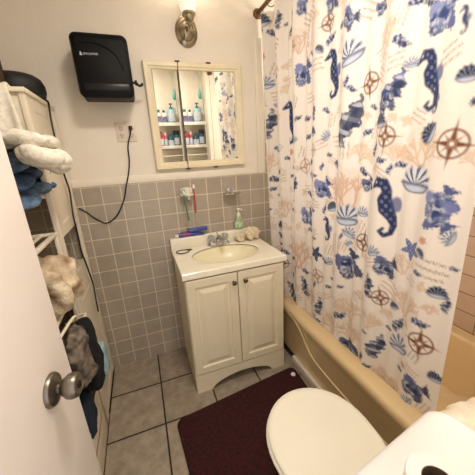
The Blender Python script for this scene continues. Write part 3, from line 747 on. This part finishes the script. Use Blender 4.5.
MOTIFS = [('shell', -0.136, 2.197, 0.036, 0, 1),
 ('conch', -0.3, 2.132, 0.033, 80, 0),
 ('seahorse', -0.422, 2.101, 0.046, 0, 0),
 ('fish', -0.495, 2.104, 0.034, 30, 1),
 ('compass', -0.693, 1.97, 0.035, 10, 0),
 ('shell', -0.851, 1.809, 0.044, 20, 0),
 ('seahorse', -0.726, 1.763, 0.098, 0, 0),
 ('compass', -0.426, 1.96, 0.037, 0, 1),
 ('shell', -0.127, 2.009, 0.025, 0, 2),
 ('conch', -0.251, 1.947, 0.029, 30, 0),
 ('shell', -0.139, 1.869, 0.038, 0, 0),
 ('fish', -0.497, 1.813, 0.057, 40, 1),
 ('compass', -0.943, 1.678, 0.042, 5, 0),
 ('coral', -0.474, 1.979, 0.046, 0, 0),
 ('text', -0.576, 1.976, 0.042, 80, 1),
 ('text', -0.567, 1.701, 0.025, 5, 0),
 ('text', -0.806, 1.69, 0.026, 80, 1),
 ('fish', -0.711, 2.027, 0.034, 50, 0),
 ('fish', -0.974, 1.902, 0.024, 60, 0),
 ('coral', -1.027, 1.818, 0.041, 10, 0),
 ('fish', -1.197, 1.784, 0.048, 40, 1),
 ('conch', -1.063, 1.622, 0.059, 50, 1),
 ('seahorse', -1.182, 1.631, 0.089, 8, 0),
 ('text', -1.244, 1.683, 0.025, 18, 0),
 ('shell', -1.298, 1.622, 0.022, 0, 1),
 ('conch', -0.142, 1.622, 0.072, 70, 0),
 ('seahorse', -0.357, 1.603, 0.118, 0, 0),
 ('conch', -0.617, 1.624, 0.03, 90, 0),
 ('compass', -0.508, 1.36, 0.045, 20, 1),
 ('compass', -0.601, 1.444, 0.037, 0, 1),
 ('shell', -0.36, 1.44, 0.024, 0, 2),
 ('conch', -0.151, 1.265, 0.035, 0, 0),
 ('fish', -0.671, 1.241, 0.053, 50, 1),
 ('conch', -0.42, 1.24, 0.049, 60, 1),
 ('conch', -0.856, 1.55, 0.085, 55, 0),
 ('coral', -0.841, 1.268, 0.102, 0, 0),
 ('coral', -0.926, 1.433, 0.042, -20, 0),
 ('fish', -0.964, 1.288, 0.03, 60, 0),
 ('fish', -1.05, 1.596, 0.036, 30, 0),
 ('compass', -1.058, 1.478, 0.04, -5, 0),
 ('compass', -1.286, 1.439, 0.047, -8, 0),
 ('coral', -1.175, 1.435, 0.067, 10, 0),
 ('seahorse', -1.209, 1.57, 0.037, 0, 0),
 ('shell', -1.2, 1.479, 0.026, 60, 1),
 ('shell', -1.177, 1.333, 0.048, -5, 0),
 ('fish', -1.275, 1.257, 0.045, 60, 1),
 ('seahorse', -1.071, 1.211, 0.118, 5, 0),
 ('fish', -0.513, 1.058, 0.054, 40, 1),
 ('seahorse', -0.709, 1.036, 0.064, 0, 0),
 ('star', -0.632, 0.872, 0.046, 10, 0),
 ('shell', -0.86, 1.147, 0.052, 0, 0),
 ('compass', -0.961, 1.032, 0.045, -5, 0),
 ('fish', -0.875, 0.874, 0.075, 70, 0),
 ('compass', -0.642, 0.729, 0.048, 10, 1),
 ('conch', -0.325, 0.462, 0.066, 120, 0),
 ('conch', -0.494, 0.592, 0.053, 110, 0),
 ('coral', -0.453, 0.833, 0.097, 0, 0),
 ('coral', -0.873, 0.654, 0.073, 20, 0),
 ('compass', -0.266, 0.679, 0.044, 0, 0),
 ('conch', -1.027, 0.855, 0.045, 90, 0),
 ('conch', -0.654, 0.531, 0.049, 80, 0),
 ('fish', -1.27, 1.224, 0.049, -50, 1),
 ('fish', -1.082, 0.956, 0.046, 30, 0),
 ('compass', -1.08, 0.812, 0.039, 10, 0),
 ('star', -1.19, 1.072, 0.041, 0, 1),
 ('text', -1.278, 1.027, 0.038, -8, 0),
 ('shell', -1.305, 0.954, 0.024, 0, 1),
 ('conch', -1.334, 0.915, 0.024, 80, 0),
 ('coral', -1.195, 0.855, 0.051, 0, 0),
 ('coral', -0.227, 1.665, 0.062, 0, 0),
 ('compass', -1.281, 0.724, 0.049, 0, 0),
 ('conch', -1.169, 0.731, 0.033, 60, 0),
 ('shell', -1.182, 0.65, 0.042, 20, 0),
 ('conch', -1.082, 0.558, 0.056, 70, 0),
 ('fish', -1.273, 0.5, 0.049, 20, 0),
 ('coral', -0.917, 0.516, 0.063, 0, 0),
 ('coral', -0.758, 0.495, 0.058, 30, 0),
 ('shell', -1.223, 0.575, 0.017, 0, 2),
 ('coral', -1.047, 0.689, 0.046, -10, 0),
 ('fish', -0.886, 0.402, 0.049, 60, 0),
 ('coral', -0.119, 1.393, 0.063, 0, 0),
 ('text', -0.725, 1.574, 0.023, 80, 1),
 ('text', -1.076, 1.715, 0.023, 10, 1),
 ('coral', -1.088, 1.428, 0.029, 0, 0),
 ('text', -1.015, 1.733, 0.021, 70, 1),
 ('fish', -0.845, 1.918, 0.035, 0, 0),
 ('seahorse', -1.273, 1.749, 0.032, 0, 0),
 ('coral', -1.147, 1.008, 0.039, 20, 0),
 ('shell', -1.24, 1.125, 0.017, 0, 2),
 ('text', -0.844, 1.436, 0.027, 85, 1),
 ('coral', -0.279, 1.101, 0.061, 10, 0),
 ('shell', -0.197, 0.942, 0.036, 0, 1),
 ('conch', -0.838, 0.578, 0.033, 30, 0),
 ('coral', -0.561, 0.559, 0.058, 0, 0),
 ('text', -0.791, 0.97, 0.046, 85, 1),
 ('conch', -1.339, 1.051, 0.013, 10, 1),
 ('coral', -1.182, 0.422, 0.031, 0, 0),
 ('coral', -1.105, 0.427, 0.033, 30, 0)]
_r = random.Random(5); _n = len(MOTIFS); _g = dict(fish=1.22, conch=1.22, shell=1.15, coral=1.3, compass=1.1, seahorse=1.06, text=1.1, star=1.15)
MOTIFS = [(k, y, z, r*_g[k], a, v) for k, y, z, r, a, v in MOTIFS]
for _ in range(900):
    y, z, r = _r.uniform(-1.34, -.04), _r.uniform(.42, 2.2), _r.uniform(.017, .032)
    if all(math.hypot((y-m[1])*1.25, z-m[2]) > (r+m[3])*.86 for m in MOTIFS):
        MOTIFS.append((_r.choice(['coral', 'text', 'conch', 'conch', 'shell', 'text']), y, z, r, _r.choice([0, 20, -30, 70]), _r.choice([0, 1])))
MOTIFS.sort(key=lambda m: m[0] not in ('coral', 'text'))
for i_, (k_, y_, z_, r_, a_, v_) in enumerate(MOTIFS): stamp(k_, y_, z_, r_, a_, v_, i_)
rgb = np.clip(rgb, 0, 1)
me = bpy.data.meshes.new('shower_curtain')
idx = np.arange(NV*NU).reshape(NV, NU)
fc = np.stack([idx[:-1, :-1], idx[:-1, 1:], idx[1:, 1:], idx[1:, :-1]], -1).reshape(-1, 4)
org = Vector((1.2, -.68, CT))
me.from_pydata((co.reshape(-1, 3)-np.array(org)).tolist(), [], fc.tolist())
ca = me.color_attributes.new('print', 'FLOAT_COLOR', 'POINT')
ca.data.foreach_set('color', np.concatenate([rgb.reshape(-1, 3), np.ones((NV*NU, 1))], 1).astype(np.float32).ravel())
me.polygons.foreach_set('use_smooth', [True]*len(me.polygons))
m = bpy.data.materials.new('curtain_cloth'); m.use_nodes = True; nt = m.node_tree; N = nt.nodes; L = nt.links; bs = N['Principled BSDF']
at = N.new('ShaderNodeAttribute'); at.attribute_name = 'print'; L.new(at.outputs['Color'], bs.inputs['Base Color']); bs.inputs['Roughness'].default_value = .75
tr_ = N.new('ShaderNodeBsdfTranslucent'); L.new(at.outputs['Color'], tr_.inputs['Color']); ms = N.new('ShaderNodeMixShader'); ms.inputs[0].default_value = .14
wv = N.new('ShaderNodeTexNoise'); wv.inputs['Scale'].default_value = 350; bp = N.new('ShaderNodeBump'); bp.inputs['Strength'].default_value = .15; bp.inputs['Distance'].default_value = .001
tcn = N.new('ShaderNodeTexCoord'); L.new(tcn.outputs['Object'], wv.inputs['Vector']); L.new(wv.outputs['Fac'], bp.inputs['Height']); L.new(bp.outputs['Normal'], bs.inputs['Normal'])
L.new(bs.outputs[0], ms.inputs[1]); L.new(tr_.outputs[0], ms.inputs[2]); L.new(ms.outputs[0], N['Material Output'].inputs['Surface'])
me.materials.append(m); MATS['curtain_cloth'] = m
cu = bpy.data.objects.new('shower_curtain', me); COL.objects.link(cu); cu.location = org
tag(cu, 'white shower curtain printed with blue sea horses, shells and brown compasses', 'curtain')
b = NB(); add_torus(b, (0, 0, 0), .026, .0028, 'Y', 22, 6); ring0 = None
for i in range(10):
    y = -.045-.143*i
    if ring0 is None: ring0 = obj('curtain_ring', b, 'bronze', None, 180, (0, 0, 0)); rr = ring0
    else: rr = ring0.copy(); COL.objects.link(rr)
    rr.location = (RDX, y, RDZ-.016)
    tag(rr, 'bronze ring holding the curtain on the rod', 'curtain ring', 'curtain rings on the rod')

# ------------------------------------------------------------------ white shelving tower in the left corner
mat('tower_white', (232, 220, 198), .45, var=.03, scale=5, bump=.06, bscale=60)
AX0, AX1, AY0, AY1, AZ = -.45, -.040, -.452, -.016, 1.742
tw = thing('shelving_tower', 'tall white shelving tower with panelled side in the left corner', 'shelf', ((AX0+AX1)/2, (AY0+AY1)/2, 0))
b = NB(); add_box(b, AX0-.008, AX1+.008, AY0-.010, AY1+.002, AZ-.018, AZ, .003); obj('top_board', b, 'tower_white', tw, 40)
for px in (AX0, AX1-.022):
    for y0, y1 in ((AY0, AY0+.034), (AY1-.034, AY1)):
        b = NB(); add_box(b, px, px+.022, y0, y1, 0, AZ-.018, .002); obj('post', b, 'tower_white', tw, 40)
    for z0, z1 in ((1.112, AZ-.018), (.02, .885)):
        ya, yb, xa, xb = AY0+.034, AY1-.034, px+.004, px+.016
        b = NB()
        add_box(b, xa, xb, ya, yb, z0, z1)
        d = obj('side_panel', b, 'tower_white', tw)
        b = NB()   # raised border with a shallow field, outer face
        s = 1 if px > -.2 else -1; xo = xb if s > 0 else xa
        def pr_(g, x): return [Vector((x, ya+g, z0+g)), Vector((x, yb-g, z0+g)), Vector((x, yb-g, z1-g)), Vector((x, ya+g, z1-g))]
        loft(b, [pr_(.0, xo-s*.001), pr_(.0, xo+s*.004), pr_(.055, xo+s*.004), pr_(.063, xo+s*.0005)], False, False); obj('panel_border', b, 'tower_white', d)
        b = NB(); add_tube(b, [(xo+s*.002, ya+.02, z1-.14), (xo+s*.002, yb-.02, z1-.16)], .002, 6, smooth=False)
        obj('panel_groove', b, 'tower_white', d)
b = NB(); add_box(b, AX0+.0225, AX1-.0225, AY0+.006, AY0+.020, 1.575, AZ-.019, .002); obj('door', b, 'tower_white', tw, 40)
for z in (.05, .47, .87, 1.321):
    b = NB(); add_box(b, AX0+.022, AX1-.022, AY0+.004, AY1-.004, z-.018, z, .002); obj('shelf_board', b, 'tower_white', tw, 40)

# low open rack in front of the tower
mat('rack_white', (236, 224, 202), .4, var=.03)
BX0, BX1, BY0, BY1, BZ1 = -.40, -.040, -1.02, -.492, 1.158
rk = thing('slatted_rack', 'low open white slatted rack between the shelving tower and the door', 'rack', ((BX0+BX1)/2, (BY0+BY1)/2, 0))
for px in (BX0, BX1-.016):
    for py in (BY0, BY1-.016):
        b = NB(); add_box(b, px, px+.016, py, py+.016, 0, BZ1, .002); obj('post', b, 'rack_white', rk, 40)
for z in (BZ1, .86, .16):
    b = NB()
    for x in (BX0, BX1-.016): add_box(b, x, x+.016, BY0+.0165, BY1-.0165, z-.014, z, .002)
    for y in (BY0, BY1-.016): add_box(b, BX0+.0165, BX1-.0165, y, y+.016, z-.014, z, .002)
    obj('shelf_frame', b, 'rack_white', rk, 40)
    for k in range(6):
        x = BX1-.060-.052*k
        b = NB(); add_box(b, x-.006, x+.006, BY0+.0165, BY1-.0165, z-.012, z-.002, .002); obj('slat', b, 'rack_white', rk, 40)
b = NB(); add_box(b, BX1-.006, BX1, BY0+.016, AY0-.002, .0, .30, .002); obj('skirt_panel', b, 'tower_white', rk, 40)
b = NB(); add_tube(b, [(BX1-.008, -.76, .735), (BX1+.020, -.76, .735), (BX1+.03, -.74, .735), (BX1+.03, -.52, .735), (BX1+.024, -.50, .735), (BX1-.008, -.50, .735)], .006, 8); obj('towel_bar', b, 'rack_white', rk, 60)
b = NB(); add_tube(b, [(BX1-.006, -.98, .845), (BX1+.018, -.86, .845), (BX1+.034, -.74, .845), (BX1+.040, -.70, .838), (BX1+.036, -.675, .815), (BX1+.014, -.67, .80), (BX1-.006, -.68, .80)], .006, 8); obj('basket_rail', b, 'rack_white', rk, 60)

# things on the tower
mat('towel_white', (242, 236, 222), .95, c2=(222, 212, 194), scale=60, bump=.6, bscale=150)
mat('denim', (118, 142, 168), .9, c2=(66, 90, 122), scale=26, bump=.5, bscale=320)
mat('denim_dark', (84, 108, 140), .9, c2=(44, 62, 94), scale=26, bump=.5, bscale=320)
mat('dark_shirt', (44, 40, 66), .9, c2=(24, 22, 40), scale=50, bump=.4)
mat('camo', (232, 216, 186), .9, c2=(142, 108, 78), scale=15, bump=.9, bscale=90)
mat('black_cloth', (14, 14, 20), .95, bump=.5, bscale=160)
mat('grey_cloth', (146, 132, 116), .9, c2=(70, 62, 56), scale=24, bump=.6, bscale=110)
mat('teal_cloth', (18, 38, 54), .9, bump=.5, bscale=160)
mat('pale_blue', (176, 204, 212), .9, c2=(150, 182, 196), scale=30, bump=.5, bscale=220)
mat('case_black', (11, 11, 13), .6, var=.1)
mat('dark_wood', (66, 40, 24), .45, c2=(40, 24, 14), scale=14)
wv_ = lambda f, a, ax=0: (lambda p: a*math.sin(p[ax]*f+2.2*math.sin(p[1-ax]*11)))
Rz = lambda d: Matrix.Rotation(math.radians(d), 4, 'Z')
for i, (z, m_, lab) in enumerate(((1.322, 'denim', 'folded blue jeans, lowest of the jeans stack on the tower shelf'), (1.382, 'denim_dark', 'folded dark blue jeans in the middle of the jeans stack'), (1.442, 'denim', 'folded blue jeans on top of the jeans stack under the white towel'))):
    b = blob((-.218-.012*i, -.462+.008*i, z+.03), (.182, .195-.01*i, .0305), (.45, .9), 84, 26, .016, 13, 11+i, wv_(55, .6, 1), None, Rz(-3+4*i), lambda p: p+Vector((0, 0, -max(0, -.50-p.y)*.42+.05*min(0, p.x+.2))))
    o = obj('folded_jeans', b, m_, None, 180, (-.21, -.43, z)); tag(o, lab, 'jeans', 'folded jeans on the tower shelf')
def place(name, c, s, e, m_, lab, cat, amp=.012, fr_=15, sd=0, fo=None, rot=0, fl=None, grp=None, nu=64, nv=40, tilt=0):
    b = blob(c, s, e, nu, nv, amp, fr_, sd, fo, fl, Rz(rot) @ Matrix.Rotation(math.radians(tilt), 4, 'Y')); o = obj(name, b, m_, None, 180, (c[0], c[1], c[2]-s[2])); return tag(o, lab, cat, grp)
place('folded_towel', (.004, -.580, 1.468), (.080, .085, .040), (.6, .75), 'towel_white', 'white folded towel bulging out beside the jeans stack', 'towel', .014, 18, 21, wv_(50, .5, 1), 8, tilt=16)
place('folded_towel', (-.030, -.575, 1.538), (.088, .085, .028), (.55, .8), 'towel_white', 'white folded towel lying on the bulging towel beside the jeans', 'towel', .012, 18, 25, wv_(60, .4, 1), 4, tilt=8)
place('dark_shirt', (-.190, -.640, 1.545), (.085, .055, .040), (.7, .8), 'dark_shirt', 'dark purple shirt crumpled on the jeans left of the white towels', 'shirt', .012, 22, 31, wv_(80, .5, 0))
# towel draped over the front edge of the tower top
b = NB(); rings = []
nA, nB_ = 26, 30
def drape(u, v):
    x = -.335+.232*u+.062*v*u
    s = v*.40
    if s < .12: p = (AY0+.12-s, AZ+.010)
    elif s < .15: a = (s-.12)/.03*PI/2; p = (AY0-.012-.018*math.sin(a)+.012, AZ+.010-.018*(1-math.cos(a)))
    else: p = (AY0-.030, AZ-.008-(s-.15)*.88)
    w = .010*math.sin(u*17+v*3)+.006*noise.noise(Vector((u*5, v*5, 2)))
    return Vector((x+.02*v*math.sin(u*4), p[0]-(w+.012 if s > .13 else 0)-.035*max(0, v-.35)*u, p[1]+(abs(w)*.6 if s < .13 else 0)-.02*u*(1-v)*0))
F = [[drape(i/nA, j/nB_) for i in range(nA+1)] for j in range(nB_+1)]
G = [[b.verts.new(p) for p in r] for r in F]
for j in range(nB_):
    for i in range(nA): b.faces.new((G[j][i], G[j][i+1], G[j+1][i+1], G[j+1][i]))
bmesh.ops.recalc_face_normals(b, faces=b.faces)
bmesh.ops.solidify(b, geom=list(b.faces), thickness=.012)
o = obj('draped_towel', b, 'towel_white', None, 180, (-.2, AY0, AZ)); tag(o, 'white towel draped over the front edge of the tower top', 'towel')
# black case, dark board on the top
bk = NB(); rings = []
for r, h in ((.6, 0), (.93, .006), (1., .030), (.99, .055), (.90, .080), (.72, .094), (.4, .101), (.14, .102), (.12, .099)):
    rings.append([Vector((-.125+.112*r*math.cos(2*PI*i/48), -.215+.120*r*math.sin(2*PI*i/48), AZ+.001+h)) for i in range(48)])
loft(bk, rings); cse = obj('black_case', bk, 'case_black', None, 50, (-.135, -.24, AZ)); tag(cse, 'round black case lying on top of the white shelving tower', 'case')
wb = thing('wooden_frame', 'dark brown wooden frame standing on the left end of the tower top', 'frame', (-.26, -.357, AZ))
b = NB()
for a in ((-.385, -.360, 1.744, 2.06), (-.147, -.119, 1.744, 2.06), (-.360, -.147, 1.744, 1.772), (-.360, -.147, 2.03, 2.06)): add_box(b, a[0], a[1], -.368, -.346, a[2], a[3], .003)
obj('frame', b, 'dark_wood', wb, 40)
b = NB(); add_box(b, -.3605, -.1465, -.362, -.356, 1.7715, 2.0305); obj('panel', b, 'dark_wood', wb)
b = NB(); add_box(b, -.133, -.1295, -.3695, -.3675, 1.75, 2.05); obj('gilt_line', b, 'brass_knob', wb)
# things on the low rack
place('crumpled_clothes', (-.110, -.650, .972), (.140, .135, .112), (.8, .85), 'camo', 'cream and brown crumpled clothes on the rack shelf below the jeans', 'clothes', .032, 15, 41, wv_(60, .6, 1), 10)
def hang(name, y0, y1, zt, zb, thick, m_, lab, cat, sd, xbar=-.010, amp=.014, taper=.0):
    """garment folded over the towel bar: front and back fall"""
    b = NB(); n = 26; k = 34; rings = []
    L1 = zt-zb
    for j in range(k+1):
        v = j/k; row = []
        for i in range(n+1):
            u = i/n; y = y0+(y1-y0)*u
            yy = (y-(y0+y1)/2)*(1-taper*v)+(y0+y1)/2
            w = noise.noise(Vector((u*4+sd, v*2.5, sd*1.7)))+.6*math.sin(u*13+sd+v*2)
            row.append(Vector((xbar+thick+.002+(amp*w if v > .08 else 0)*min(1, v*3)+amp*.7*min(1, v*3), yy, zt-L1*v*(1-.08*math.sin(u*PI)+.05*w*v))))
        rings.append(row)
    back = [[Vector((xbar-thick*.3-.004, p.y, p.z+0)) for p in row] for row in rings]
    top = [Vector((xbar+thick*.3, p.y, p.z+.012)) for p in rings[0]]
    A = [[b.verts.new(p) for p in row] for row in [back[k//2]]+[back[0]]+[top]+rings]
    for p, q in zip(A, A[1:]):
        for i in range(n): b.faces.new((p[i], p[i+1], q[i+1], q[i]))
    bmesh.ops.recalc_face_normals(b, faces=b.faces)
    bmesh.ops.solidify(b, geom=list(b.faces), thickness=.006)
    o = obj(name, b, m_, None, 180, (xbar, (y0+y1)/2, zt)); return tag(o, lab, cat)
place('black_jacket', (-.006, -.610, .575), (.038, .088, .185), (.75, .75), 'black_cloth', 'black jacket hanging on the rack bar behind the door knob', 'jacket', .012, 14, 51, wv_(38, .4, 1))
place('grey_shirt', (-.010, -.735, .665), (.034, .065, .135), (.8, .7), 'grey_cloth', 'grey beige crumpled shirt hanging in front of the black jacket', 'shirt', .020, 24, 57, wv_(70, .6, 1))
place('pale_blue_towel', (-.006, -.400, .385), (.026, .050, .095), (.6, .5), 'pale_blue', 'pale blue towel hanging behind the black jacket', 'towel', .006, 16, 61)
place('teal_trousers', (-.052, -.700, .325), (.026, .080, .105), (.7, .6), 'teal_cloth', 'dark teal trousers under the black jacket beside the rack skirt', 'trousers', .010, 16, 67)
cd = NB(); add_tube(cd, [(-.036, -.150, 1.750), (-.026, -.16, 1.735), (-.026, -.188, 1.66), (-.025, -.203, 1.58), (-.026, -.206, 1.50), (-.026, -.200, 1.42), (-.025, -.165, 1.31), (-.026, -.178, 1.25), (-.027, -.204, 1.169), (-.029, -.194, 1.081), (-.030, -.198, .973), (-.029, -.180, .909), (-.026, -.128, .742), (-.026, -.146, .629), (-.027, -.155, .55)], .0045, 8)
o = obj('hanging_cord', cd, 'cord_black', None, 180, (-.03, -.05, 1.748)); tag(o, 'black cord hanging down the panelled side of the shelving tower', 'cord')

# ------------------------------------------------------------------ wall shelf with bottles opposite the mirror
mat('shelf_white', (240, 236, 228), .4)
WX0, WX1, WY0, WY1 = .792, 1.142, -1.786, -1.672
ws = thing('bottle_shelf', 'white two-tier wall shelf reflected in the mirror', 'shelf', ((WX0+WX1)/2, WY0, 1.36))
SH1, SH2 = WZ1, WZ2
for z in (SH1, SH2):
    b = NB(); add_box(b, WX0+.012, WX1-.012, WY0+.012, WY1, z-.014, z, .002); add_box(b, WX0+.012, WX1-.012, WY1-.006, WY1, z, z+.022, .001); obj('shelf_board', b, 'shelf_white', ws, 40)
for x in (WX0, WX1-.012):
    b = NB(); add_box(b, x, x+.012, WY0, WY0+.012, SH2-.25, SH1+.42); add_box(b, x, x+.012, WY1-.012, WY1, SH2-.25, SH1+.04); add_box(b, x, x+.012, WY0+.012, WY1-.012, SH2-.25, SH2-.238); obj('upright', b, 'shelf_white', ws, 40)
b = NB(); add_tube(b, [(WX0+.006, WY1-.006, SH2-.10), (WX1-.006, WY1-.006, SH2-.10)], .006, 8, smooth=False); obj('towel_rail', b, 'shelf_white', ws, 60)
def bottle(name, x, z, r, h, body, cap, style, label, cat='bottle'):
    y = (WY0+WY1)/2-.004
    t = thing(name, label, cat, (x, y, z), 'bottles on the white wall shelf')
    b = NB()
    if style == 'jar': prof = [(r*.9, 0), (r, .004), (r, h*.74), (r*.92, h*.76)]; cp = [(r*1.02, h*.76), (r*1.02, h), (r*.9, h)]
    elif style == 'pump': prof = [(r*.92, 0), (r, .006), (r, h*.62), (r*.7, h*.72), (r*.34, h*.76)]; cp = [(r*.4, h*.76), (r*.4, h*.83), (r*.15, h*.84), (r*.15, h*.94), (r*.42, h*.95), (r*.42, h)]
    elif style == 'tube': prof = [(r*.95, 0), (r, .005), (r*.96, h*.6), (r*.9, h*.8)]; cp = [(r*.6, h*.8), (r*.6, h), (r*.5, h)]
    else: prof = [(r*.9, 0), (r, .006), (r, h*.7), (r*.75, h*.8), (r*.45, h*.84)]; cp = [(r*.5, h*.84), (r*.5, h), (r*.4, h)]
    add_lathe(b, prof, (x, y, z), 'Z', 20); obj('body', b, body, t, 45)
    b = NB(); add_lathe(b, cp, (x, y, z), 'Z', 18)
    if style == 'pump': add_tube(b, [(x, y, z+h*.97), (x+.02, y+.015, z+h*.97)], .006, 6, smooth=False)
    obj('cap', b, cap, t, 45)
    b = NB(); rings = []
    for q in (.16, .56): rings.append([Vector((x+r*1.012*math.cos(a), y+r*1.012*math.sin(a), z+h*q)) for a in [PI*.1+PI*.8*i/12 for i in range(13)]])
    loft(b, rings, False, False, False); obj('product_label', b, 'label_pale' if body != 'b_white' else 'label_purple', t, 180)
mat('b_white', (232, 228, 228), .35); mat('b_teal', (92, 170, 158), .3); mat('b_blue', (150, 196, 214), .25); mat('b_red', (176, 52, 62), .3); mat('b_pink', (206, 96, 104), .3)
mat('b_brown', (120, 60, 40), .3); mat('b_navy', (40, 84, 110), .3); mat('label_pale', (214, 220, 226), .5, c2=(180, 190, 206), scale=60); mat('label_purple', (90, 76, 130), .5, c2=(160, 150, 186), scale=60); mat('cap_teal', (30, 120, 116), .35); mat('cap_black', (26, 24, 26), .35)
Z1, Z2 = SH1+.0005, SH2+.0005
bottle('shampoo_bottle', WX0+.042, Z1, 0.0296, .105, 'b_white', 'b_white', 'jar', 'white jar with purple label on the left of the upper wall shelf')
bottle('shampoo_bottle', WX0+.108, Z1, 0.0285, .165, 'b_white', 'cap_teal', 'tube', 'white bottle with teal cap on the upper wall shelf')
bottle('shampoo_bottle', WX0+.172, Z1, 0.0251, .160, 'b_white', 'cap_black', 'flip', 'slim white bottle with black cap on the upper wall shelf')
bottle('shampoo_bottle', WX0+.262, Z1, 0.0456, .235, 'b_blue', 'cap_teal', 'pump', 'tall pale blue pump bottle on the upper wall shelf')
bottle('shampoo_bottle', WX0+.040, Z2, 0.0274, .130, 'b_brown', 'cap_black', 'jar', 'brown bottle with black lid on the left of the lower wall shelf')
bottle('shampoo_bottle', WX0+.102, Z2, 0.0319, .185, 'b_red', 'b_red', 'flip', 'red bottle on the lower wall shelf')
bottle('shampoo_bottle', WX0+.158, Z2, 0.0205, .175, 'b_pink', 'b_white', 'tube', 'slim pink bottle with white cap on the lower wall shelf')
bottle('shampoo_bottle', WX0+.222, Z2, 0.0388, .150, 'b_navy', 'cap_teal', 'flip', 'dark teal bottle on the lower wall shelf')
bottle('shampoo_bottle', WX0+.296, Z2, 0.0342, .195, 'b_navy', 'cap_black', 'jar', 'dark blue bottle with black lid on the right of the lower wall shelf')
sp = NB(); add_lathe(sp, [(.001, .0), (.018, .01), (.022, .05), (.012, .09), (.004, .12)], (WX1-.052, WY1+.018, SH1+.262), 'Z', 16); add_tube(sp, [(WX1-.052, WY1+.018, SH1+.38), (WX1-.05, WY1+.012, SH1+.5), (WX1-.05, -1.776, SH1+.58)], .002, 6)
o = obj('bath_brush', sp, 'b_teal', None, 60, (WX1-.052, WY1, SH1+.26)); tag(o, 'teal scrubber hanging on a string above the wall shelf', 'scrubber')
bx_ = NB(); add_box(bx_, WX0+.03, WX0+.10, WY0+.002, WY0+.05, SH2-.225, SH2-.115, .006); o = obj('air_freshener', bx_, 'white_plastic', None, 40, (WX0+.065, WY0, SH2-.22)); tag(o, 'white plastic dispenser on the wall under the lower wall shelf', 'air freshener')

# ------------------------------------------------------------------ added ceiling lamp, light, camera
CLX, CLY = CEIL_POS
mat('added_lamp_glass', (255, 246, 228), .4, var=.0, emit=CEIL_E)
cl = thing('added_ceiling_light', 'unseen round white glass ceiling light added to light the bathroom', 'ceiling light', (CLX, CLY, ZC))  # out-of-view fixture, added to carry the room's main light
b = NB(); add_lathe(b, [(.15, 0), (.15, -.015), (.14, -.018)], (CLX, CLY, ZC), 'Z', 36); obj('base_ring', b, 'sconce_metal', cl, 40)
b = NB(); add_lathe(b, [(.138, -.018), (.132, -.045), (.10, -.07), (.05, -.085), (.002, -.088)], (CLX, CLY, ZC), 'Z', 36); obj('glass_bowl', b, 'added_lamp_glass', cl, 60)
def light(name, kind, loc, energy, color, **k):
    l = bpy.data.lights.new(name, kind); l.energy = energy; l.color = color
    for a, v in k.items(): setattr(l, a, v)
    o = bpy.data.objects.new(name, l); COL.objects.link(o); o.location = loc; return o
light('added_ceiling_lamp', 'AREA', (CLX, CLY, ZC-.095), CEIL_W, (1, .93, .83), shape='DISK', size=.26)  # added area lamp under the unseen fixture, brightens the whole room
light('sconce_bulb', 'POINT', (sx_, -.105, sz_+.245), SCONCE_W, (1, .87, .70), shadow_soft_size=.05)
wl = light('window_daylight', 'AREA', (XR-.03, (WY_0+WY_1)/2, (WZ_0+WZ_1)/2), WIN_W, (1, .93, .84), shape='RECTANGLE', size=WY_1-WY_0, size_y=WZ_1-WZ_0)
wl.rotation_euler = (PI/2, 0, PI/2)
W = bpy.data.worlds.new('hall'); S.world = W; W.use_nodes = True
bg = W.node_tree.nodes['Background']; bg.inputs['Color'].default_value = (1, .93, .88, 1); bg.inputs['Strength'].default_value = WORLD_E

cam = bpy.data.cameras.new('camera'); cam.sensor_width = 36; cam.lens = 267.42/475*36; cam.clip_start = .02
co_ = bpy.data.objects.new('camera', cam); COL.objects.link(co_)
yw, pi_, ro = .3373, -.3014, -.0563
fwd = Vector((math.sin(yw)*math.cos(pi_), math.cos(yw)*math.cos(pi_), math.sin(pi_))); rt0 = Vector((math.cos(yw), -math.sin(yw), 0)); up0 = rt0.cross(fwd)
Rr = rt0*math.cos(ro)+up0*math.sin(ro); Ur = up0*math.cos(ro)-rt0*math.sin(ro)
co_.matrix_world = Matrix(((Rr.x, Ur.x, -fwd.x, .3311), (Rr.y, Ur.y, -fwd.y, -1.8487), (Rr.z, Ur.z, -fwd.z, 1.4442), (0, 0, 0, 1)))
S.camera = co_
vs = S.view_settings; vs.view_transform = 'Standard'; vs.look = 'None'; vs.gamma = 1; vs.exposure = EXPO; vs.use_curve_mapping = False
